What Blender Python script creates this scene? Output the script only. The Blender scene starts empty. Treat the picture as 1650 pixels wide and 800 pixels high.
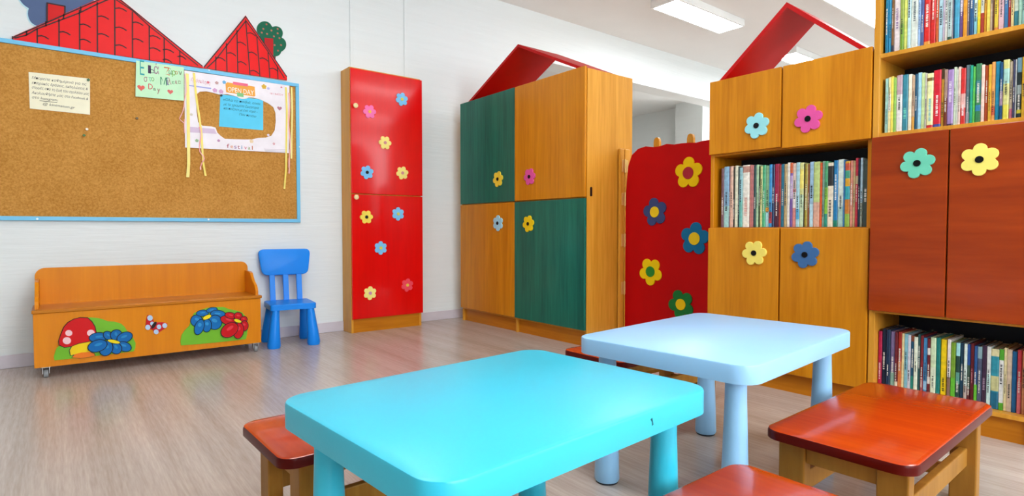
import bpy, bmesh, math, random
from mathutils import Vector, Matrix

random.seed(7)
scene = bpy.context.scene
C = scene.collection
# ------------------------------------------------------------------ camera
F_PX, YAW, PITCH, CAM_H = 927.9, 0.90143, 0.032655, 0.83
fh = Vector((math.cos(YAW), math.sin(YAW), 0)); rt = Vector((math.sin(YAW), -math.cos(YAW), 0)); upw = Vector((0, 0, 1))
fw = math.cos(PITCH) * fh - math.sin(PITCH) * upw
up = math.sin(PITCH) * fh + math.cos(PITCH) * upw
CAM = Vector((0, 0, CAM_H))
cd = bpy.data.cameras.new('camera'); cam = bpy.data.objects.new('camera', cd); C.objects.link(cam)
cd.sensor_width = 36.0; cd.lens = F_PX / 1650 * 36.0; cd.clip_start = 0.02
M = Matrix((rt, up, -fw)).transposed().to_4x4(); M.translation = CAM
cam.matrix_world = M
scene.camera = cam
# ------------------------------------------------------------------ world, daylight, exposure
w = bpy.data.worlds.new('world'); scene.world = w; w.use_nodes = True
bg = w.node_tree.nodes['Background']; bg.inputs[0].default_value = (0.82, 0.91, 1.0, 1); bg.inputs[1].default_value = 2.5
vs = scene.view_settings
vs.view_transform = 'Standard'; vs.look = 'None'; vs.gamma = 1.0; vs.use_curve_mapping = False
vs.exposure = 0.36
scene.cycles.use_denoising = True
scene.cycles.max_bounces = 10; scene.cycles.diffuse_bounces = 6; scene.cycles.glossy_bounces = 4
scene.cycles.sample_clamp_indirect = 8.0
WALL_Y = 4.54; CEIL = 3.06; FAR_X = 9.0; BACK_X = -5.2; RIGHT_Y = -3.2; BEY_Y = 8.2
WIN_Z0, WIN_Z1 = 1.05, 2.85
WINDOWS = [(-1.0, 0.7), (1.0, 2.7), (4.75, 6.3)]
def area(name, loc, rot, sx, sy, power, col):
    l = bpy.data.lights.new(name, 'AREA'); l.shape = 'RECTANGLE'; l.size = sx; l.size_y = sy; l.energy = power; l.color = col
    o = bpy.data.objects.new(name, l); C.objects.link(o); o.location = loc; o.rotation_euler = rot; return o
for (x0, x1) in WINDOWS:   # daylight entering through each window of the right-hand wall
    area('window_daylight', ((x0 + x1) / 2, RIGHT_Y - 0.16, (WIN_Z0 + WIN_Z1) / 2), (math.radians(90), 0, 0), x1 - x0, WIN_Z1 - WIN_Z0, 50 * (x1 - x0), (0.90, 0.965, 1.0))
area('far_window_daylight', (FAR_X - 0.03 + 0.1, 5.2, 1.9), (math.radians(90), 0, math.radians(90)), 0.75, 1.7, 40, (1.0, 0.97, 0.93))

# ------------------------------------------------------------------ materials
def lin(h):
    h = h.lstrip('#'); out = []
    for i in (0, 2, 4):
        c = int(h[i:i + 2], 16) / 255
        out.append(c / 12.92 if c <= 0.04045 else ((c + 0.055) / 1.055) ** 2.4)
    return tuple(out) + (1.0,)
def newmat(name):
    m = bpy.data.materials.new(name); m.use_nodes = True
    nt = m.node_tree; b = nt.nodes['Principled BSDF']
    return m, nt, b
def plain(name, col, rough=0.5, var=0.06, scale=9.0, bump=0.0, coat=0.0, spec=0.5, bscale=None, stretch=(1, 1, 1), metal=0.0):
    m, nt, b = newmat(name)
    c = lin(col)
    tc = nt.nodes.new('ShaderNodeTexCoord'); mp = nt.nodes.new('ShaderNodeMapping'); mp.inputs['Scale'].default_value = stretch
    nz = nt.nodes.new('ShaderNodeTexNoise'); nz.inputs['Scale'].default_value = scale; nz.inputs['Detail'].default_value = 3
    cr = nt.nodes.new('ShaderNodeValToRGB')
    cr.color_ramp.elements[0].color = tuple(x * (1 - var) for x in c[:3]) + (1,)
    cr.color_ramp.elements[1].color = tuple(min(1, x * (1 + var)) for x in c[:3]) + (1,)
    cr.color_ramp.elements[0].position = 0.3; cr.color_ramp.elements[1].position = 0.7
    L = nt.links.new
    L(tc.outputs['Object'], mp.inputs[0]); L(mp.outputs[0], nz.inputs['Vector']); L(nz.outputs['Fac'], cr.inputs[0]); L(cr.outputs[0], b.inputs['Base Color'])
    b.inputs['Roughness'].default_value = rough; b.inputs['Coat Weight'].default_value = coat; b.inputs['Coat Roughness'].default_value = 0.12
    b.inputs['Specular IOR Level'].default_value = spec; b.inputs['Metallic'].default_value = metal
    if bump:
        n2 = nt.nodes.new('ShaderNodeTexNoise'); n2.inputs['Scale'].default_value = bscale or scale * 4; n2.inputs['Detail'].default_value = 3
        L(mp.outputs[0], n2.inputs['Vector'])
        bp = nt.nodes.new('ShaderNodeBump'); bp.inputs['Strength'].default_value = bump; bp.inputs['Distance'].default_value = 0.01
        L(n2.outputs['Fac'], bp.inputs['Height']); L(bp.outputs[0], b.inputs['Normal'])
    return m
def wood(name, dark, light, stretch=(14, 14, 1.2), rough=0.3, coat=0.06, fine=5.0, spec=0.22, lo=0.3, hi=0.72):
    m, nt, b = newmat(name); L = nt.links.new
    tc = nt.nodes.new('ShaderNodeTexCoord'); mp = nt.nodes.new('ShaderNodeMapping'); mp.inputs['Scale'].default_value = stretch
    L(tc.outputs['Object'], mp.inputs[0])
    n1 = nt.nodes.new('ShaderNodeTexNoise'); n1.inputs['Scale'].default_value = 0.8; n1.inputs['Detail'].default_value = 4; n1.inputs['Distortion'].default_value = 0.6
    n2 = nt.nodes.new('ShaderNodeTexNoise'); n2.inputs['Scale'].default_value = fine; n2.inputs['Detail'].default_value = 5
    L(mp.outputs[0], n1.inputs['Vector']); L(mp.outputs[0], n2.inputs['Vector'])
    mx = nt.nodes.new('ShaderNodeMix'); mx.data_type = 'FLOAT'; mx.inputs[0].default_value = 0.4
    L(n1.outputs['Fac'], mx.inputs[2]); L(n2.outputs['Fac'], mx.inputs[3])
    cr = nt.nodes.new('ShaderNodeValToRGB'); cr.color_ramp.elements[0].color = lin(dark); cr.color_ramp.elements[1].color = lin(light)
    cr.color_ramp.elements[0].position = lo; cr.color_ramp.elements[1].position = hi
    L(mx.outputs[0], cr.inputs[0]); L(cr.outputs[0], b.inputs['Base Color'])
    b.inputs['Roughness'].default_value = rough; b.inputs['Coat Weight'].default_value = coat; b.inputs['Coat Roughness'].default_value = 0.1
    b.inputs['Specular IOR Level'].default_value = spec
    bp = nt.nodes.new('ShaderNodeBump'); bp.inputs['Strength'].default_value = 0.05; bp.inputs['Distance'].default_value = 0.004
    L(n2.outputs['Fac'], bp.inputs['Height']); L(bp.outputs[0], b.inputs['Normal'])
    return m
def emit(name, col, strength):
    m, nt, b = newmat(name)
    b.inputs['Base Color'].default_value = lin(col); b.inputs['Emission Color'].default_value = lin(col); b.inputs['Emission Strength'].default_value = strength
    return m
def glass(name):
    m, nt, b = newmat(name); nt.nodes.remove(b)
    t = nt.nodes.new('ShaderNodeBsdfTransparent'); g = nt.nodes.new('ShaderNodeBsdfGlossy'); g.inputs['Roughness'].default_value = 0.02
    mx = nt.nodes.new('ShaderNodeMixShader'); mx.inputs[0].default_value = 0.06
    nt.links.new(t.outputs[0], mx.inputs[1]); nt.links.new(g.outputs[0], mx.inputs[2])
    nt.links.new(mx.outputs[0], nt.nodes['Material Output'].inputs[0])
    return m

WALLM = plain('white_wall_paint', 'e2e8e8', 0.7, 0.012, 3, bump=0.25, bscale=6, stretch=(0.6, 0.6, 9), spec=0.3)
CEILM = plain('ceiling_paint', 'e2e2e0', 0.85, 0.01, 4, spec=0.2)
TRIMM = plain('white_trim', 'e6e8e6', 0.5, 0.01)
BASEM = plain('grey_baseboard', 'cfc8d0', 0.35, 0.05, 6)
def floormat():
    m, nt, b = newmat('grey_oak_laminate'); L = nt.links.new
    tc = nt.nodes.new('ShaderNodeTexCoord'); mp = nt.nodes.new('ShaderNodeMapping'); mp.inputs['Scale'].default_value = (1.0, 0.06, 1.0)
    L(tc.outputs['Object'], mp.inputs[0])
    n0 = nt.nodes.new('ShaderNodeTexNoise'); n0.inputs['Scale'].default_value = 9; n0.inputs['Detail'].default_value = 2; L(mp.outputs[0], n0.inputs['Vector'])
    n1 = nt.nodes.new('ShaderNodeTexNoise'); n1.inputs['Scale'].default_value = 170; n1.inputs['Detail'].default_value = 3; L(mp.outputs[0], n1.inputs['Vector'])
    wv = nt.nodes.new('ShaderNodeTexWave'); wv.bands_direction = 'X'; wv.inputs['Scale'].default_value = 11; wv.inputs['Distortion'].default_value = 9; wv.inputs['Detail'].default_value = 3; wv.inputs['Detail Scale'].default_value = 1.6
    L(mp.outputs[0], wv.inputs['Vector'])
    m1 = nt.nodes.new('ShaderNodeMix'); m1.data_type = 'FLOAT'; m1.inputs[0].default_value = 0.42; L(n0.outputs['Fac'], m1.inputs[2]); L(n1.outputs['Fac'], m1.inputs[3])
    m2 = nt.nodes.new('ShaderNodeMix'); m2.data_type = 'FLOAT'; m2.inputs[0].default_value = 0.07; L(m1.outputs[0], m2.inputs[2]); L(wv.outputs['Fac'], m2.inputs[3])
    cr = nt.nodes.new('ShaderNodeValToRGB'); e = cr.color_ramp.elements
    e[0].position = 0.3; e[0].color = lin('a39489'); e[1].position = 0.72; e[1].color = lin('cabdb3')
    L(m2.outputs[0], cr.inputs[0]); L(cr.outputs[0], b.inputs['Base Color'])
    b.inputs['Roughness'].default_value = 0.24; b.inputs['Specular IOR Level'].default_value = 0.5
    return m
FLOORM = floormat()
OAK = wood('honey_varnished_wood', 'b86c06', 'e0951c', stretch=(13, 13, 0.8))
OAKL = wood('pale_honey_wood_and_lit_side', 'c0801c', 'e4a440', stretch=(13, 13, 0.8))  # pale wood; on the green-doored cabinet it stands in for glare
OAKH = wood('honey_wood_horizontal', 'ae6206', 'd0841a', stretch=(13, 0.9, 13))
OAKX = wood('honey_wood_along', 'ae6206', 'd0841a', stretch=(0.9, 13, 13))
BENCHW = wood('orange_box_veneer', 'cc7402', 'e69006', stretch=(15, 15, 0.6), lo=0.2, hi=0.8)
MAHOG = wood('mahogany_stain', '7e2602', 'ae4208', stretch=(9, 0.9, 9), coat=0.2, lo=0.25, hi=0.75)
GREEN = wood('green_stain', '0c5446', '1e7c66', stretch=(13, 13, 0.8), coat=0.12)
REDDOOR = wood('red_lacquer_door', 'd40202', 'e60404', stretch=(9, 9, 0.8), rough=0.2, coat=0.25)
REDROOF = plain('red_roof_board', 'bc0206', 0.45, 0.05, 6, spec=0.2)
REDGATE = plain('red_felt_panel', 'be0208', 0.6, 0.05, 6, spec=0.15)
SEATR = wood('red_stained_seat', 'a82c02', 'cc4604', stretch=(14, 1.2, 14), rough=0.22, coat=0.35, lo=0.25, hi=0.75)
SEATE = wood('dark_seat_edge', '4c0804', '620e06', stretch=(2, 2, 14), rough=0.3, coat=0.05, spec=0.12)  # darker maroon than the seat top, used on its side faces
LEGW = wood('raw_beech_leg', '8c5a14', 'b48034', stretch=(10, 10, 1.2), rough=0.45, coat=0.02)
DARKB = plain('navy_back_panel', '141c2e', 0.6, 0.1, 4)
TURQ = plain('turquoise_plastic', '36c6e2', 0.34, 0.015, 5, bump=0.02, bscale=160)
PALEB = plain('pale_blue_plastic', '9cd0f8', 0.34, 0.012, 5, bump=0.02, bscale=160)
CHAIRB = plain('blue_chair_plastic', '1888ee', 0.36, 0.02, 5, spec=0.22)
RUBBER = plain('dark_foot_pad', '26303c', 0.7)
BLUEF = plain('sky_blue_frame', '6cc0e8', 0.4, 0.02)
CORK = None
def cork():
    m, nt, b = newmat('cork'); L = nt.links.new
    tc = nt.nodes.new('ShaderNodeTexCoord')
    n1 = nt.nodes.new('ShaderNodeTexNoise'); n1.inputs['Scale'].default_value = 85; n1.inputs['Detail'].default_value = 6; n1.inputs['Roughness'].default_value = 0.7
    n2 = nt.nodes.new('ShaderNodeTexNoise'); n2.inputs['Scale'].default_value = 4; n2.inputs['Detail'].default_value = 3
    L(tc.outputs['Object'], n1.inputs['Vector']); L(tc.outputs['Object'], n2.inputs['Vector'])
    mx = nt.nodes.new('ShaderNodeMix'); mx.data_type = 'FLOAT'; mx.inputs[0].default_value = 0.25
    L(n1.outputs['Fac'], mx.inputs[2]); L(n2.outputs['Fac'], mx.inputs[3])
    cr = nt.nodes.new('ShaderNodeValToRGB'); e = cr.color_ramp.elements
    e[0].position = 0.36; e[0].color = lin('aa742c'); e[1].position = 0.62; e[1].color = lin('cf984e')
    L(mx.outputs[0], cr.inputs[0]); L(cr.outputs[0], b.inputs['Base Color']); b.inputs['Roughness'].default_value = 0.9
    b.inputs['Specular IOR Level'].default_value = 0.2
    bp = nt.nodes.new('ShaderNodeBump'); bp.inputs['Strength'].default_value = 0.2; bp.inputs['Distance'].default_value = 0.003
    L(n1.outputs['Fac'], bp.inputs['Height']); L(bp.outputs[0], b.inputs['Normal'])
    return m
CORK = cork()
_pm = {}
def paint(col, rough=0.5):
    k = (col, rough)
    if k not in _pm: _pm[k] = plain('paint_' + col, col, rough, 0.04, 12, spec=0.22)
    return _pm[k]
BRASS = plain('brass', 'dcb468', 0.35, 0.05, metal=0.4)
CHROME = plain('grey_metal', 'b4b8ba', 0.3, 0.05, metal=0.7)
BLACK = plain('black_lacquer', '0c0c10', 0.3, 0.05)
INK = plain('painted_dark_line', '3a0608', 0.6, 0.05)
PEN = plain('dark_pen_ink', '2a2c26', 0.7, 0.05)
def bookmat():
    m, nt, b = newmat('printed_book_cover'); L = nt.links.new
    a = nt.nodes.new('ShaderNodeVertexColor'); a.layer_name = 'Col'
    tc = nt.nodes.new('ShaderNodeTexCoord'); n = nt.nodes.new('ShaderNodeTexNoise'); n.inputs['Scale'].default_value = 55; n.inputs['Detail'].default_value = 2
    L(tc.outputs['Object'], n.inputs['Vector'])
    hs = nt.nodes.new('ShaderNodeHueSaturation'); mr = nt.nodes.new('ShaderNodeMapRange'); mr.inputs[1].default_value = 0.3; mr.inputs[2].default_value = 0.7; mr.inputs[3].default_value = 0.8; mr.inputs[4].default_value = 1.12
    L(n.outputs['Fac'], mr.inputs[0]); L(mr.outputs[0], hs.inputs['Value']); L(a.outputs[0], hs.inputs['Color']); L(hs.outputs[0], b.inputs['Base Color'])
    b.inputs['Roughness'].default_value = 0.35
    return m
BOOKM = bookmat()
GLASS = glass('window_glass')

# ------------------------------------------------------------------ helpers
WM = {}
def tag(o, label=None, cat=None, group=None, kind=None):
    if label: o['label'] = label
    if cat: o['category'] = cat
    if group: o['group'] = group
    if kind: o['kind'] = kind
    return o
def thing(name, loc, rz=0, label=None, cat=None, group=None, kind=None):
    o = bpy.data.objects.new(name, None); C.objects.link(o); o.location = loc; o.rotation_euler = (0, 0, rz); o.empty_display_size = 0.05
    WM[o] = Matrix.Translation(Vector(loc)) @ Matrix.Rotation(rz, 4, 'Z')
    return tag(o, label, cat, group, kind)
def obj(name, bm, mat, parent=None, local=False, smooth=False, origin=None):
    """link a bmesh as one object; world-space unless local"""
    if parent is not None:
        if not local: bm.transform(WM[parent].inverted())
    elif origin is not None:
        bm.transform(Matrix.Translation(-Vector(origin)))
    bmesh.ops.recalc_face_normals(bm, faces=bm.faces)
    me = bpy.data.meshes.new(name); bm.to_mesh(me); bm.free()
    for mm in (mat if isinstance(mat, list) else [mat]): me.materials.append(mm)
    if smooth:
        for p in me.polygons: p.use_smooth = len(p.vertices) <= 4
        try: me.set_sharp_from_angle(angle=math.radians(38))
        except Exception: pass
    o = bpy.data.objects.new(name, me); C.objects.link(o)
    if parent is not None:
        o.parent = parent; WM[o] = WM[parent]
    else:
        o.location = origin or (0, 0, 0); WM[o] = Matrix.Translation(o.location)
    return o
def struct(name, bm, mat, parent=None, **k):
    o = obj(name, bm, mat, parent, **k)
    if parent is None: o['kind'] = 'structure'
    return o
def B(): return bmesh.new()
def box(bm, x0, x1, y0, y1, z0, z1, bev=0.0, seg=2):
    x0, x1 = min(x0, x1), max(x0, x1); y0, y1 = min(y0, y1), max(y0, y1); z0, z1 = min(z0, z1), max(z0, z1)
    t = bmesh.new()
    bmesh.ops.create_cube(t, size=1.0)
    for v in t.verts:
        v.co = Vector((x0 + (v.co.x + 0.5) * (x1 - x0), y0 + (v.co.y + 0.5) * (y1 - y0), z0 + (v.co.z + 0.5) * (z1 - z0)))
    if bev: bmesh.ops.bevel(t, geom=t.edges[:], offset=bev, segments=seg, affect='EDGES', profile=0.5)
    merge(bm, t); return bm
def merge(bm, t, mi=None):
    vm = {v: bm.verts.new(v.co) for v in t.verts}
    for f in t.faces:
        try:
            nf = bm.faces.new([vm[v] for v in f.verts])
            nf.material_index = f.material_index if mi is None else mi
        except ValueError: pass
    t.free()
def bx(x0, x1, y0, y1, z0, z1, bev=0.0, seg=2): return box(B(), x0, x1, y0, y1, z0, z1, bev, seg)
class Fr:
    def __init__(s, o, u, v, n): s.o, s.u, s.v, s.n = Vector(o), Vector(u), Vector(v), Vector(n)
    def __call__(s, a, b, t=0): return s.o + s.u * a + s.v * b + s.n * t
def wallfr(y): return Fr((0, y, 0), (1, 0, 0), (0, 0, 1), (0, -1, 0))        # faces -Y, a = x, b = z
def cabfr(x): return Fr((x, 0, 0), (0, -1, 0), (0, 0, 1), (-1, 0, 0))       # faces -X, a = -y, b = z
def slab(fr, pts, t0, t1, bev=0.0, bm=None):
    """prism of a 2D outline between heights t0 and t1 over the frame"""
    t = bmesh.new()
    lo = [t.verts.new(fr(a, b, t0)) for a, b in pts]; hi = [t.verts.new(fr(a, b, t1)) for a, b in pts]
    n = len(pts)
    fb = t.faces.new(lo); ft = t.faces.new(hi)
    for i in range(n): t.faces.new((lo[i], lo[(i + 1) % n], hi[(i + 1) % n], hi[i]))
    bmesh.ops.recalc_face_normals(t, faces=t.faces)
    if bev: bmesh.ops.bevel(t, geom=[e for e in ft.edges], offset=bev, segments=2, affect='EDGES', profile=0.5)
    bm = bm or bmesh.new(); merge(bm, t); return bm
def stroke(bm, fr, pts, wd, t0, t1):
    for (a0, b0), (a1, b1) in zip(pts[:-1], pts[1:]):
        d = Vector((a1 - a0, b1 - b0)); 
        if d.length < 1e-6: continue
        d.normalize(); nx, ny = -d.y * wd / 2, d.x * wd / 2
        e = d * wd * 0.3
        slab(fr, [(a0 - e.x + nx, b0 - e.y + ny), (a1 + e.x + nx, b1 + e.y + ny), (a1 + e.x - nx, b1 + e.y - ny), (a0 - e.x - nx, b0 - e.y - ny)], t0, t1, bm=bm)
    return bm
def circ(cx, cy, r, n=20, ry=None, rot=0, a0=0, a1=2 * math.pi):
    ry = ry or r; out = []
    for i in range(n):
        a = 2 * math.pi * i / n; x, y = r * math.cos(a), ry * math.sin(a)
        out.append((cx + x * math.cos(rot) - y * math.sin(rot), cy + x * math.sin(rot) + y * math.cos(rot)))
    return out
def rrect(x0, x1, y0, y1, r, n=6):
    out = []
    for cx, cy, a0 in ((x1 - r, y1 - r, 0), (x0 + r, y1 - r, 90), (x0 + r, y0 + r, 180), (x1 - r, y0 + r, 270)):
        for k in range(n + 1):
            a = math.radians(a0 + 90 * k / n); out.append((cx + r * math.cos(a), cy + r * math.sin(a)))
    return out
def flower_pts(cx, cy, R, n=6, rot=0.0, depth=0.34, m=72):
    out = []
    for i in range(m):
        a = 2 * math.pi * i / m
        r = R * ((1 - depth) + depth * abs(math.cos(n * (a - rot) / 2)) ** 0.62)
        out.append((cx + r * math.cos(a), cy + r * math.sin(a)))
    return out
def tube(bm, pts, rads, n=12, cap=True):
    t = bmesh.new(); rings = []
    P = [Vector(p) for p in pts]
    if not isinstance(rads, (list, tuple)): rads = [rads] * len(P)
    for i, p in enumerate(P):
        d = (P[min(i + 1, len(P) - 1)] - P[max(i - 1, 0)]).normalized()
        a = d.orthogonal().normalized() if abs(d.z) < 0.95 else Vector((1, 0, 0)); b = d.cross(a).normalized(); a = b.cross(d).normalized()
        rings.append([t.verts.new(p + (a * math.cos(2 * math.pi * k / n) + b * math.sin(2 * math.pi * k / n)) * rads[i]) for k in range(n)])
    for r0, r1 in zip(rings[:-1], rings[1:]):
        for k in range(n): t.faces.new((r0[k], r0[(k + 1) % n], r1[(k + 1) % n], r1[k]))
    if cap: t.faces.new(rings[0][::-1]); t.faces.new(rings[-1])
    merge(bm, t); return bm
def px_y(x, y, Y):     # photo point -> point of a plane parallel to the left wall
    d = fw + rt * ((x - 825) / F_PX) - up * ((y - 400) / F_PX); return CAM + d * (Y / d.y)
def px_x(x, y, X):     # photo point -> point of a plane parallel to the cabinet fronts
    d = fw + rt * ((x - 825) / F_PX) - up * ((y - 400) / F_PX); return CAM + d * (X / d.x)
def W2(pts, Y):        # list of photo points -> (x, z) on that plane
    return [(p.x, p.z) for p in (px_y(a, b, Y) for a, b in pts)]
def text(name, body, size, fr, a, b, t, mat, parent, width=None, shear=0.0, rot=0.0, align='LEFT', th=0.0004):
    cu = bpy.data.curves.new('txt', 'FONT'); cu.body = body; cu.size = size; cu.shear = shear; cu.align_x = align; cu.resolution_u = 2
    o = bpy.data.objects.new('txt', cu); C.objects.link(o)
    dg = bpy.context.evaluated_depsgraph_get(); me = bpy.data.meshes.new_from_object(o.evaluated_get(dg))
    bpy.data.objects.remove(o); bpy.data.curves.remove(cu)
    bm = bmesh.new(); bm.from_mesh(me); bpy.data.meshes.remove(me)
    xs = [v.co.x for v in bm.verts]
    s = 1.0
    if width and xs: s = width / max(1e-6, max(xs) - min(xs))
    c, sn = math.cos(rot), math.sin(rot)
    for v in bm.verts:
        x, y = v.co.x * s, v.co.y
        v.co = fr(a + x * c - y * sn, b + x * sn + y * c, t)
    return obj(name, bm, mat, parent)
def dup(root, loc, rz):
    r = root.copy(); C.objects.link(r); r.location = loc; r.rotation_euler = (0, 0, rz)
    for ch in list(root.children):
        c = ch.copy(); C.objects.link(c); c.parent = r
        for g in ch.children:
            d = g.copy(); C.objects.link(d); d.parent = c
    return r

# ------------------------------------------------------------------ the setting
struct('floor', bx(BACK_X - 0.2, FAR_X + 0.2, RIGHT_Y - 0.2, BEY_Y + 0.2, -0.1, 0), FLOORM)
struct('ceiling', bx(BACK_X - 0.2, FAR_X + 0.2, RIGHT_Y - 0.2, BEY_Y + 0.2, CEIL, CEIL + 0.12), CEILM)
OP0, OP1, OPZ, WT = 3.8, 8.0, 2.58, 0.245
wl = B(); box(wl, BACK_X, OP0, WALL_Y, WALL_Y + WT, 0, CEIL); box(wl, OP0, OP1, WALL_Y, WALL_Y + WT, OPZ, CEIL); box(wl, OP1, FAR_X, WALL_Y, WALL_Y + WT, 0, CEIL)
struct('wall_left', wl, WALLM)
wr = B(); xs = [BACK_X] + [v for p in WINDOWS for v in p] + [FAR_X]
box(wr, BACK_X, FAR_X, RIGHT_Y - 0.2, RIGHT_Y, 0, WIN_Z0); box(wr, BACK_X, FAR_X, RIGHT_Y - 0.2, RIGHT_Y, WIN_Z1, CEIL)
for i in range(0, len(xs), 2): box(wr, xs[i], xs[i + 1], RIGHT_Y - 0.2, RIGHT_Y, WIN_Z0, WIN_Z1)
struct('wall_right', wr, WALLM)
struct('wall_back', bx(BACK_X - 0.2, BACK_X, RIGHT_Y - 0.2, BEY_Y, 0, CEIL), WALLM)
wf = B(); FW0, FW1, FZ0, FZ1 = 4.83, 5.58, 1.05, 2.75
box(wf, FAR_X, FAR_X + 0.2, RIGHT_Y - 0.2, FW0, 0, CEIL); box(wf, FAR_X, FAR_X + 0.2, FW1, BEY_Y, 0, CEIL); box(wf, FAR_X, FAR_X + 0.2, FW0, FW1, 0, FZ0); box(wf, FAR_X, FAR_X + 0.2, FW0, FW1, FZ1, CEIL)
struct('wall_far', wf, WALLM)
struct('wall_beyond', bx(BACK_X, FAR_X, BEY_Y, BEY_Y + 0.2, 0, CEIL), WALLM)
struct('trim_3', bx(FAR_X - 0.3, FAR_X, 5.75, 6.3, 0, CEIL), WALLM)
def window(n, fr, a0, a1, b0, b1, depth):
    t = thing('window_%d' % n, fr((a0 + a1) / 2, b0, 0)); t['kind'] = 'structure'
    f = B(); wd = 0.06
    slab(fr, [(a0, b0), (a1, b0), (a1, b0 + wd), (a0, b0 + wd)], -depth, -depth + 0.06, bm=f)
    slab(fr, [(a0, b1 - wd), (a1, b1 - wd), (a1, b1), (a0, b1)], -depth, -depth + 0.06, bm=f)
    mids = [a0, (a0 + a1) / 2 - wd / 2, a1 - wd]
    for m in mids: slab(fr, [(m, b0 + wd), (m + wd, b0 + wd), (m + wd, b1 - wd), (m, b1 - wd)], -depth, -depth + 0.06, bm=f)
    obj('window_frame', f, TRIMM, t)
    for m in mids[:2]:
        q = mids[mids.index(m) + 1]
        obj('pane', slab(fr, [(m + wd, b0 + wd), (q, b0 + wd), (q, b1 - wd), (m + wd, b1 - wd)], -depth + 0.027, -depth + 0.031), GLASS, t)
rf = Fr((0, RIGHT_Y, 0), (-1, 0, 0), (0, 0, 1), (0, 1, 0))
for i, (x0, x1) in enumerate(WINDOWS): window(i + 1, rf, -x1, -x0, WIN_Z0, WIN_Z1, 0.14)
window(len(WINDOWS) + 1, Fr((FAR_X, 0, 0), (0, -1, 0), (0, 0, 1), (-1, 0, 0)), -FW1, -FW0, FZ0, FZ1, 0.06)
struct('baseboard_left', bx(BACK_X, OP0, WALL_Y - 0.014, WALL_Y, 0, 0.08, 0.003, 1), BASEM)
struct('baseboard_right', bx(BACK_X, FAR_X, RIGHT_Y, RIGHT_Y + 0.014, 0, 0.08), BASEM)
struct('baseboard_far', bx(FAR_X - 0.014, FAR_X, RIGHT_Y + 0.02, 4.5, 0, 0.08), BASEM)
for i, x in enumerate((1.905, 2.395)):
    struct('trim_%d' % (i + 1), bx(x, x + 0.03, WALL_Y - 0.008, WALL_Y, 0.08, CEIL, 0.004, 1), WALLM)

# ------------------------------------------------------------------ ceiling lights
LAMP = emit('lit_diffuser', 'f6faff', 19.0)
def fixture(x0, x1, y0, y1, label):
    t = thing('ceiling_light', ((x0 + x1) / 2, (y0 + y1) / 2, CEIL - 0.075), 0, label, 'ceiling light', 'ceiling light panels')
    h = B(); z0, z1 = CEIL - 0.075, CEIL
    box(h, x0, x1, y0, y1, z0 + 0.012, z1, 0.006)
    fr = 0.018
    for a in ((x0, x1, y0, y0 + fr), (x0, x1, y1 - fr, y1), (x0, x0 + fr, y0 + fr, y1 - fr), (x1 - fr, x1, y0 + fr, y1 - fr)): box(h, *a, z0, z0 + 0.012)
    obj('housing', h, TRIMM, t)
    obj('diffuser', bx(x0 + fr, x1 - fr, y0 + fr, y1 - fr, z0 + 0.004, z0 + 0.0115), LAMP, t)
fixture(4.6, 5.78, 3.32, 3.63, 'white rectangular ceiling light panel above the gap between the house-shaped cabinets')
fixture(7.1, 8.28, 3.40, 3.70, 'small distant ceiling light panel seen through the triangular red roof frame')
fixture(5.55, 7.5, 1.55, 2.5, 'large glaring ceiling light panel beside the top of the tall bookcase')

fixture(0.3, 1.48, 2.55, 2.86, 'added unseen ceiling light panel over the open floor in front of the cork board')  # out of view, added to brighten the floor and room
fixture(0.6, 1.78, 0.75, 1.06, 'added unseen ceiling light panel straight above the two low tables')  # out of view, added for more light on the table tops
fixture(3.5, 4.68, 0.2, 0.51, 'unseen ceiling light panel behind the tall bookcase')  # unseen, put in for the glare on the red door
fixture(4.6, 5.78, -2.0, -1.69, 'unseen ceiling light panel near the windows on the right-hand side')  # unseen, also put in for the red door's glare
fixture(0.6, 1.78, -1.2, -0.89, 'added unseen ceiling light panel behind the camera near the windows')  # out of view, added as extra light for the room
# ------------------------------------------------------------------ flowers used on doors
def flower_on(parent, fr, a, b, col, ccol, R=0.065, n=6, rot=0.2, t0=0.0, th=0.008, cr=0.2, ccol_th=0.004, name='flower_knob'):
    f = obj(name, slab(fr, flower_pts(a, b, R, n, rot), t0, t0 + th, 0.002), paint(col, 0.4), parent)
    obj('flower_center', slab(fr, circ(a, b, R * cr / 0.65 * 0.7, 18), t0 + th, t0 + th + ccol_th, 0.001), paint(ccol, 0.4), parent)
    return f

# ------------------------------------------------------------------ red cabinet on the left wall
t = thing('narrow_cabinet', (2.15, 4.45, 0), 0, 'tall narrow cabinet with two glossy red flowered doors against the white wall', 'cabinet')
c0, c1, cy = 1.826, 2.457, 4.365
body = B()
box(body, c0, c0 + 0.018, cy, 4.535, 0, 2.105, 0.001, 1); box(body, c1 - 0.018, c1, cy, 4.535, 0, 2.105, 0.001, 1)
box(body, c0 + 0.018, c1 - 0.018, cy, 4.535, 2.087, 2.105); box(body, c0 + 0.018, c1 - 0.018, cy, 4.535, 0.11, 0.128); box(body, c0 + 0.018, c1 - 0.018, cy, 4.535, 1.1, 1.118)
box(body, c0 + 0.018, c1 - 0.018, 4.527, 4.535, 0.128, 2.087)
obj('body', body, OAKL, t)
obj('plinth', bx(c0 + 0.018, c1 - 0.018, cy + 0.006, cy + 0.024, 0, 0.11), OAKX, t)
fy = wallfr(cy - 0.020)
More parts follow.
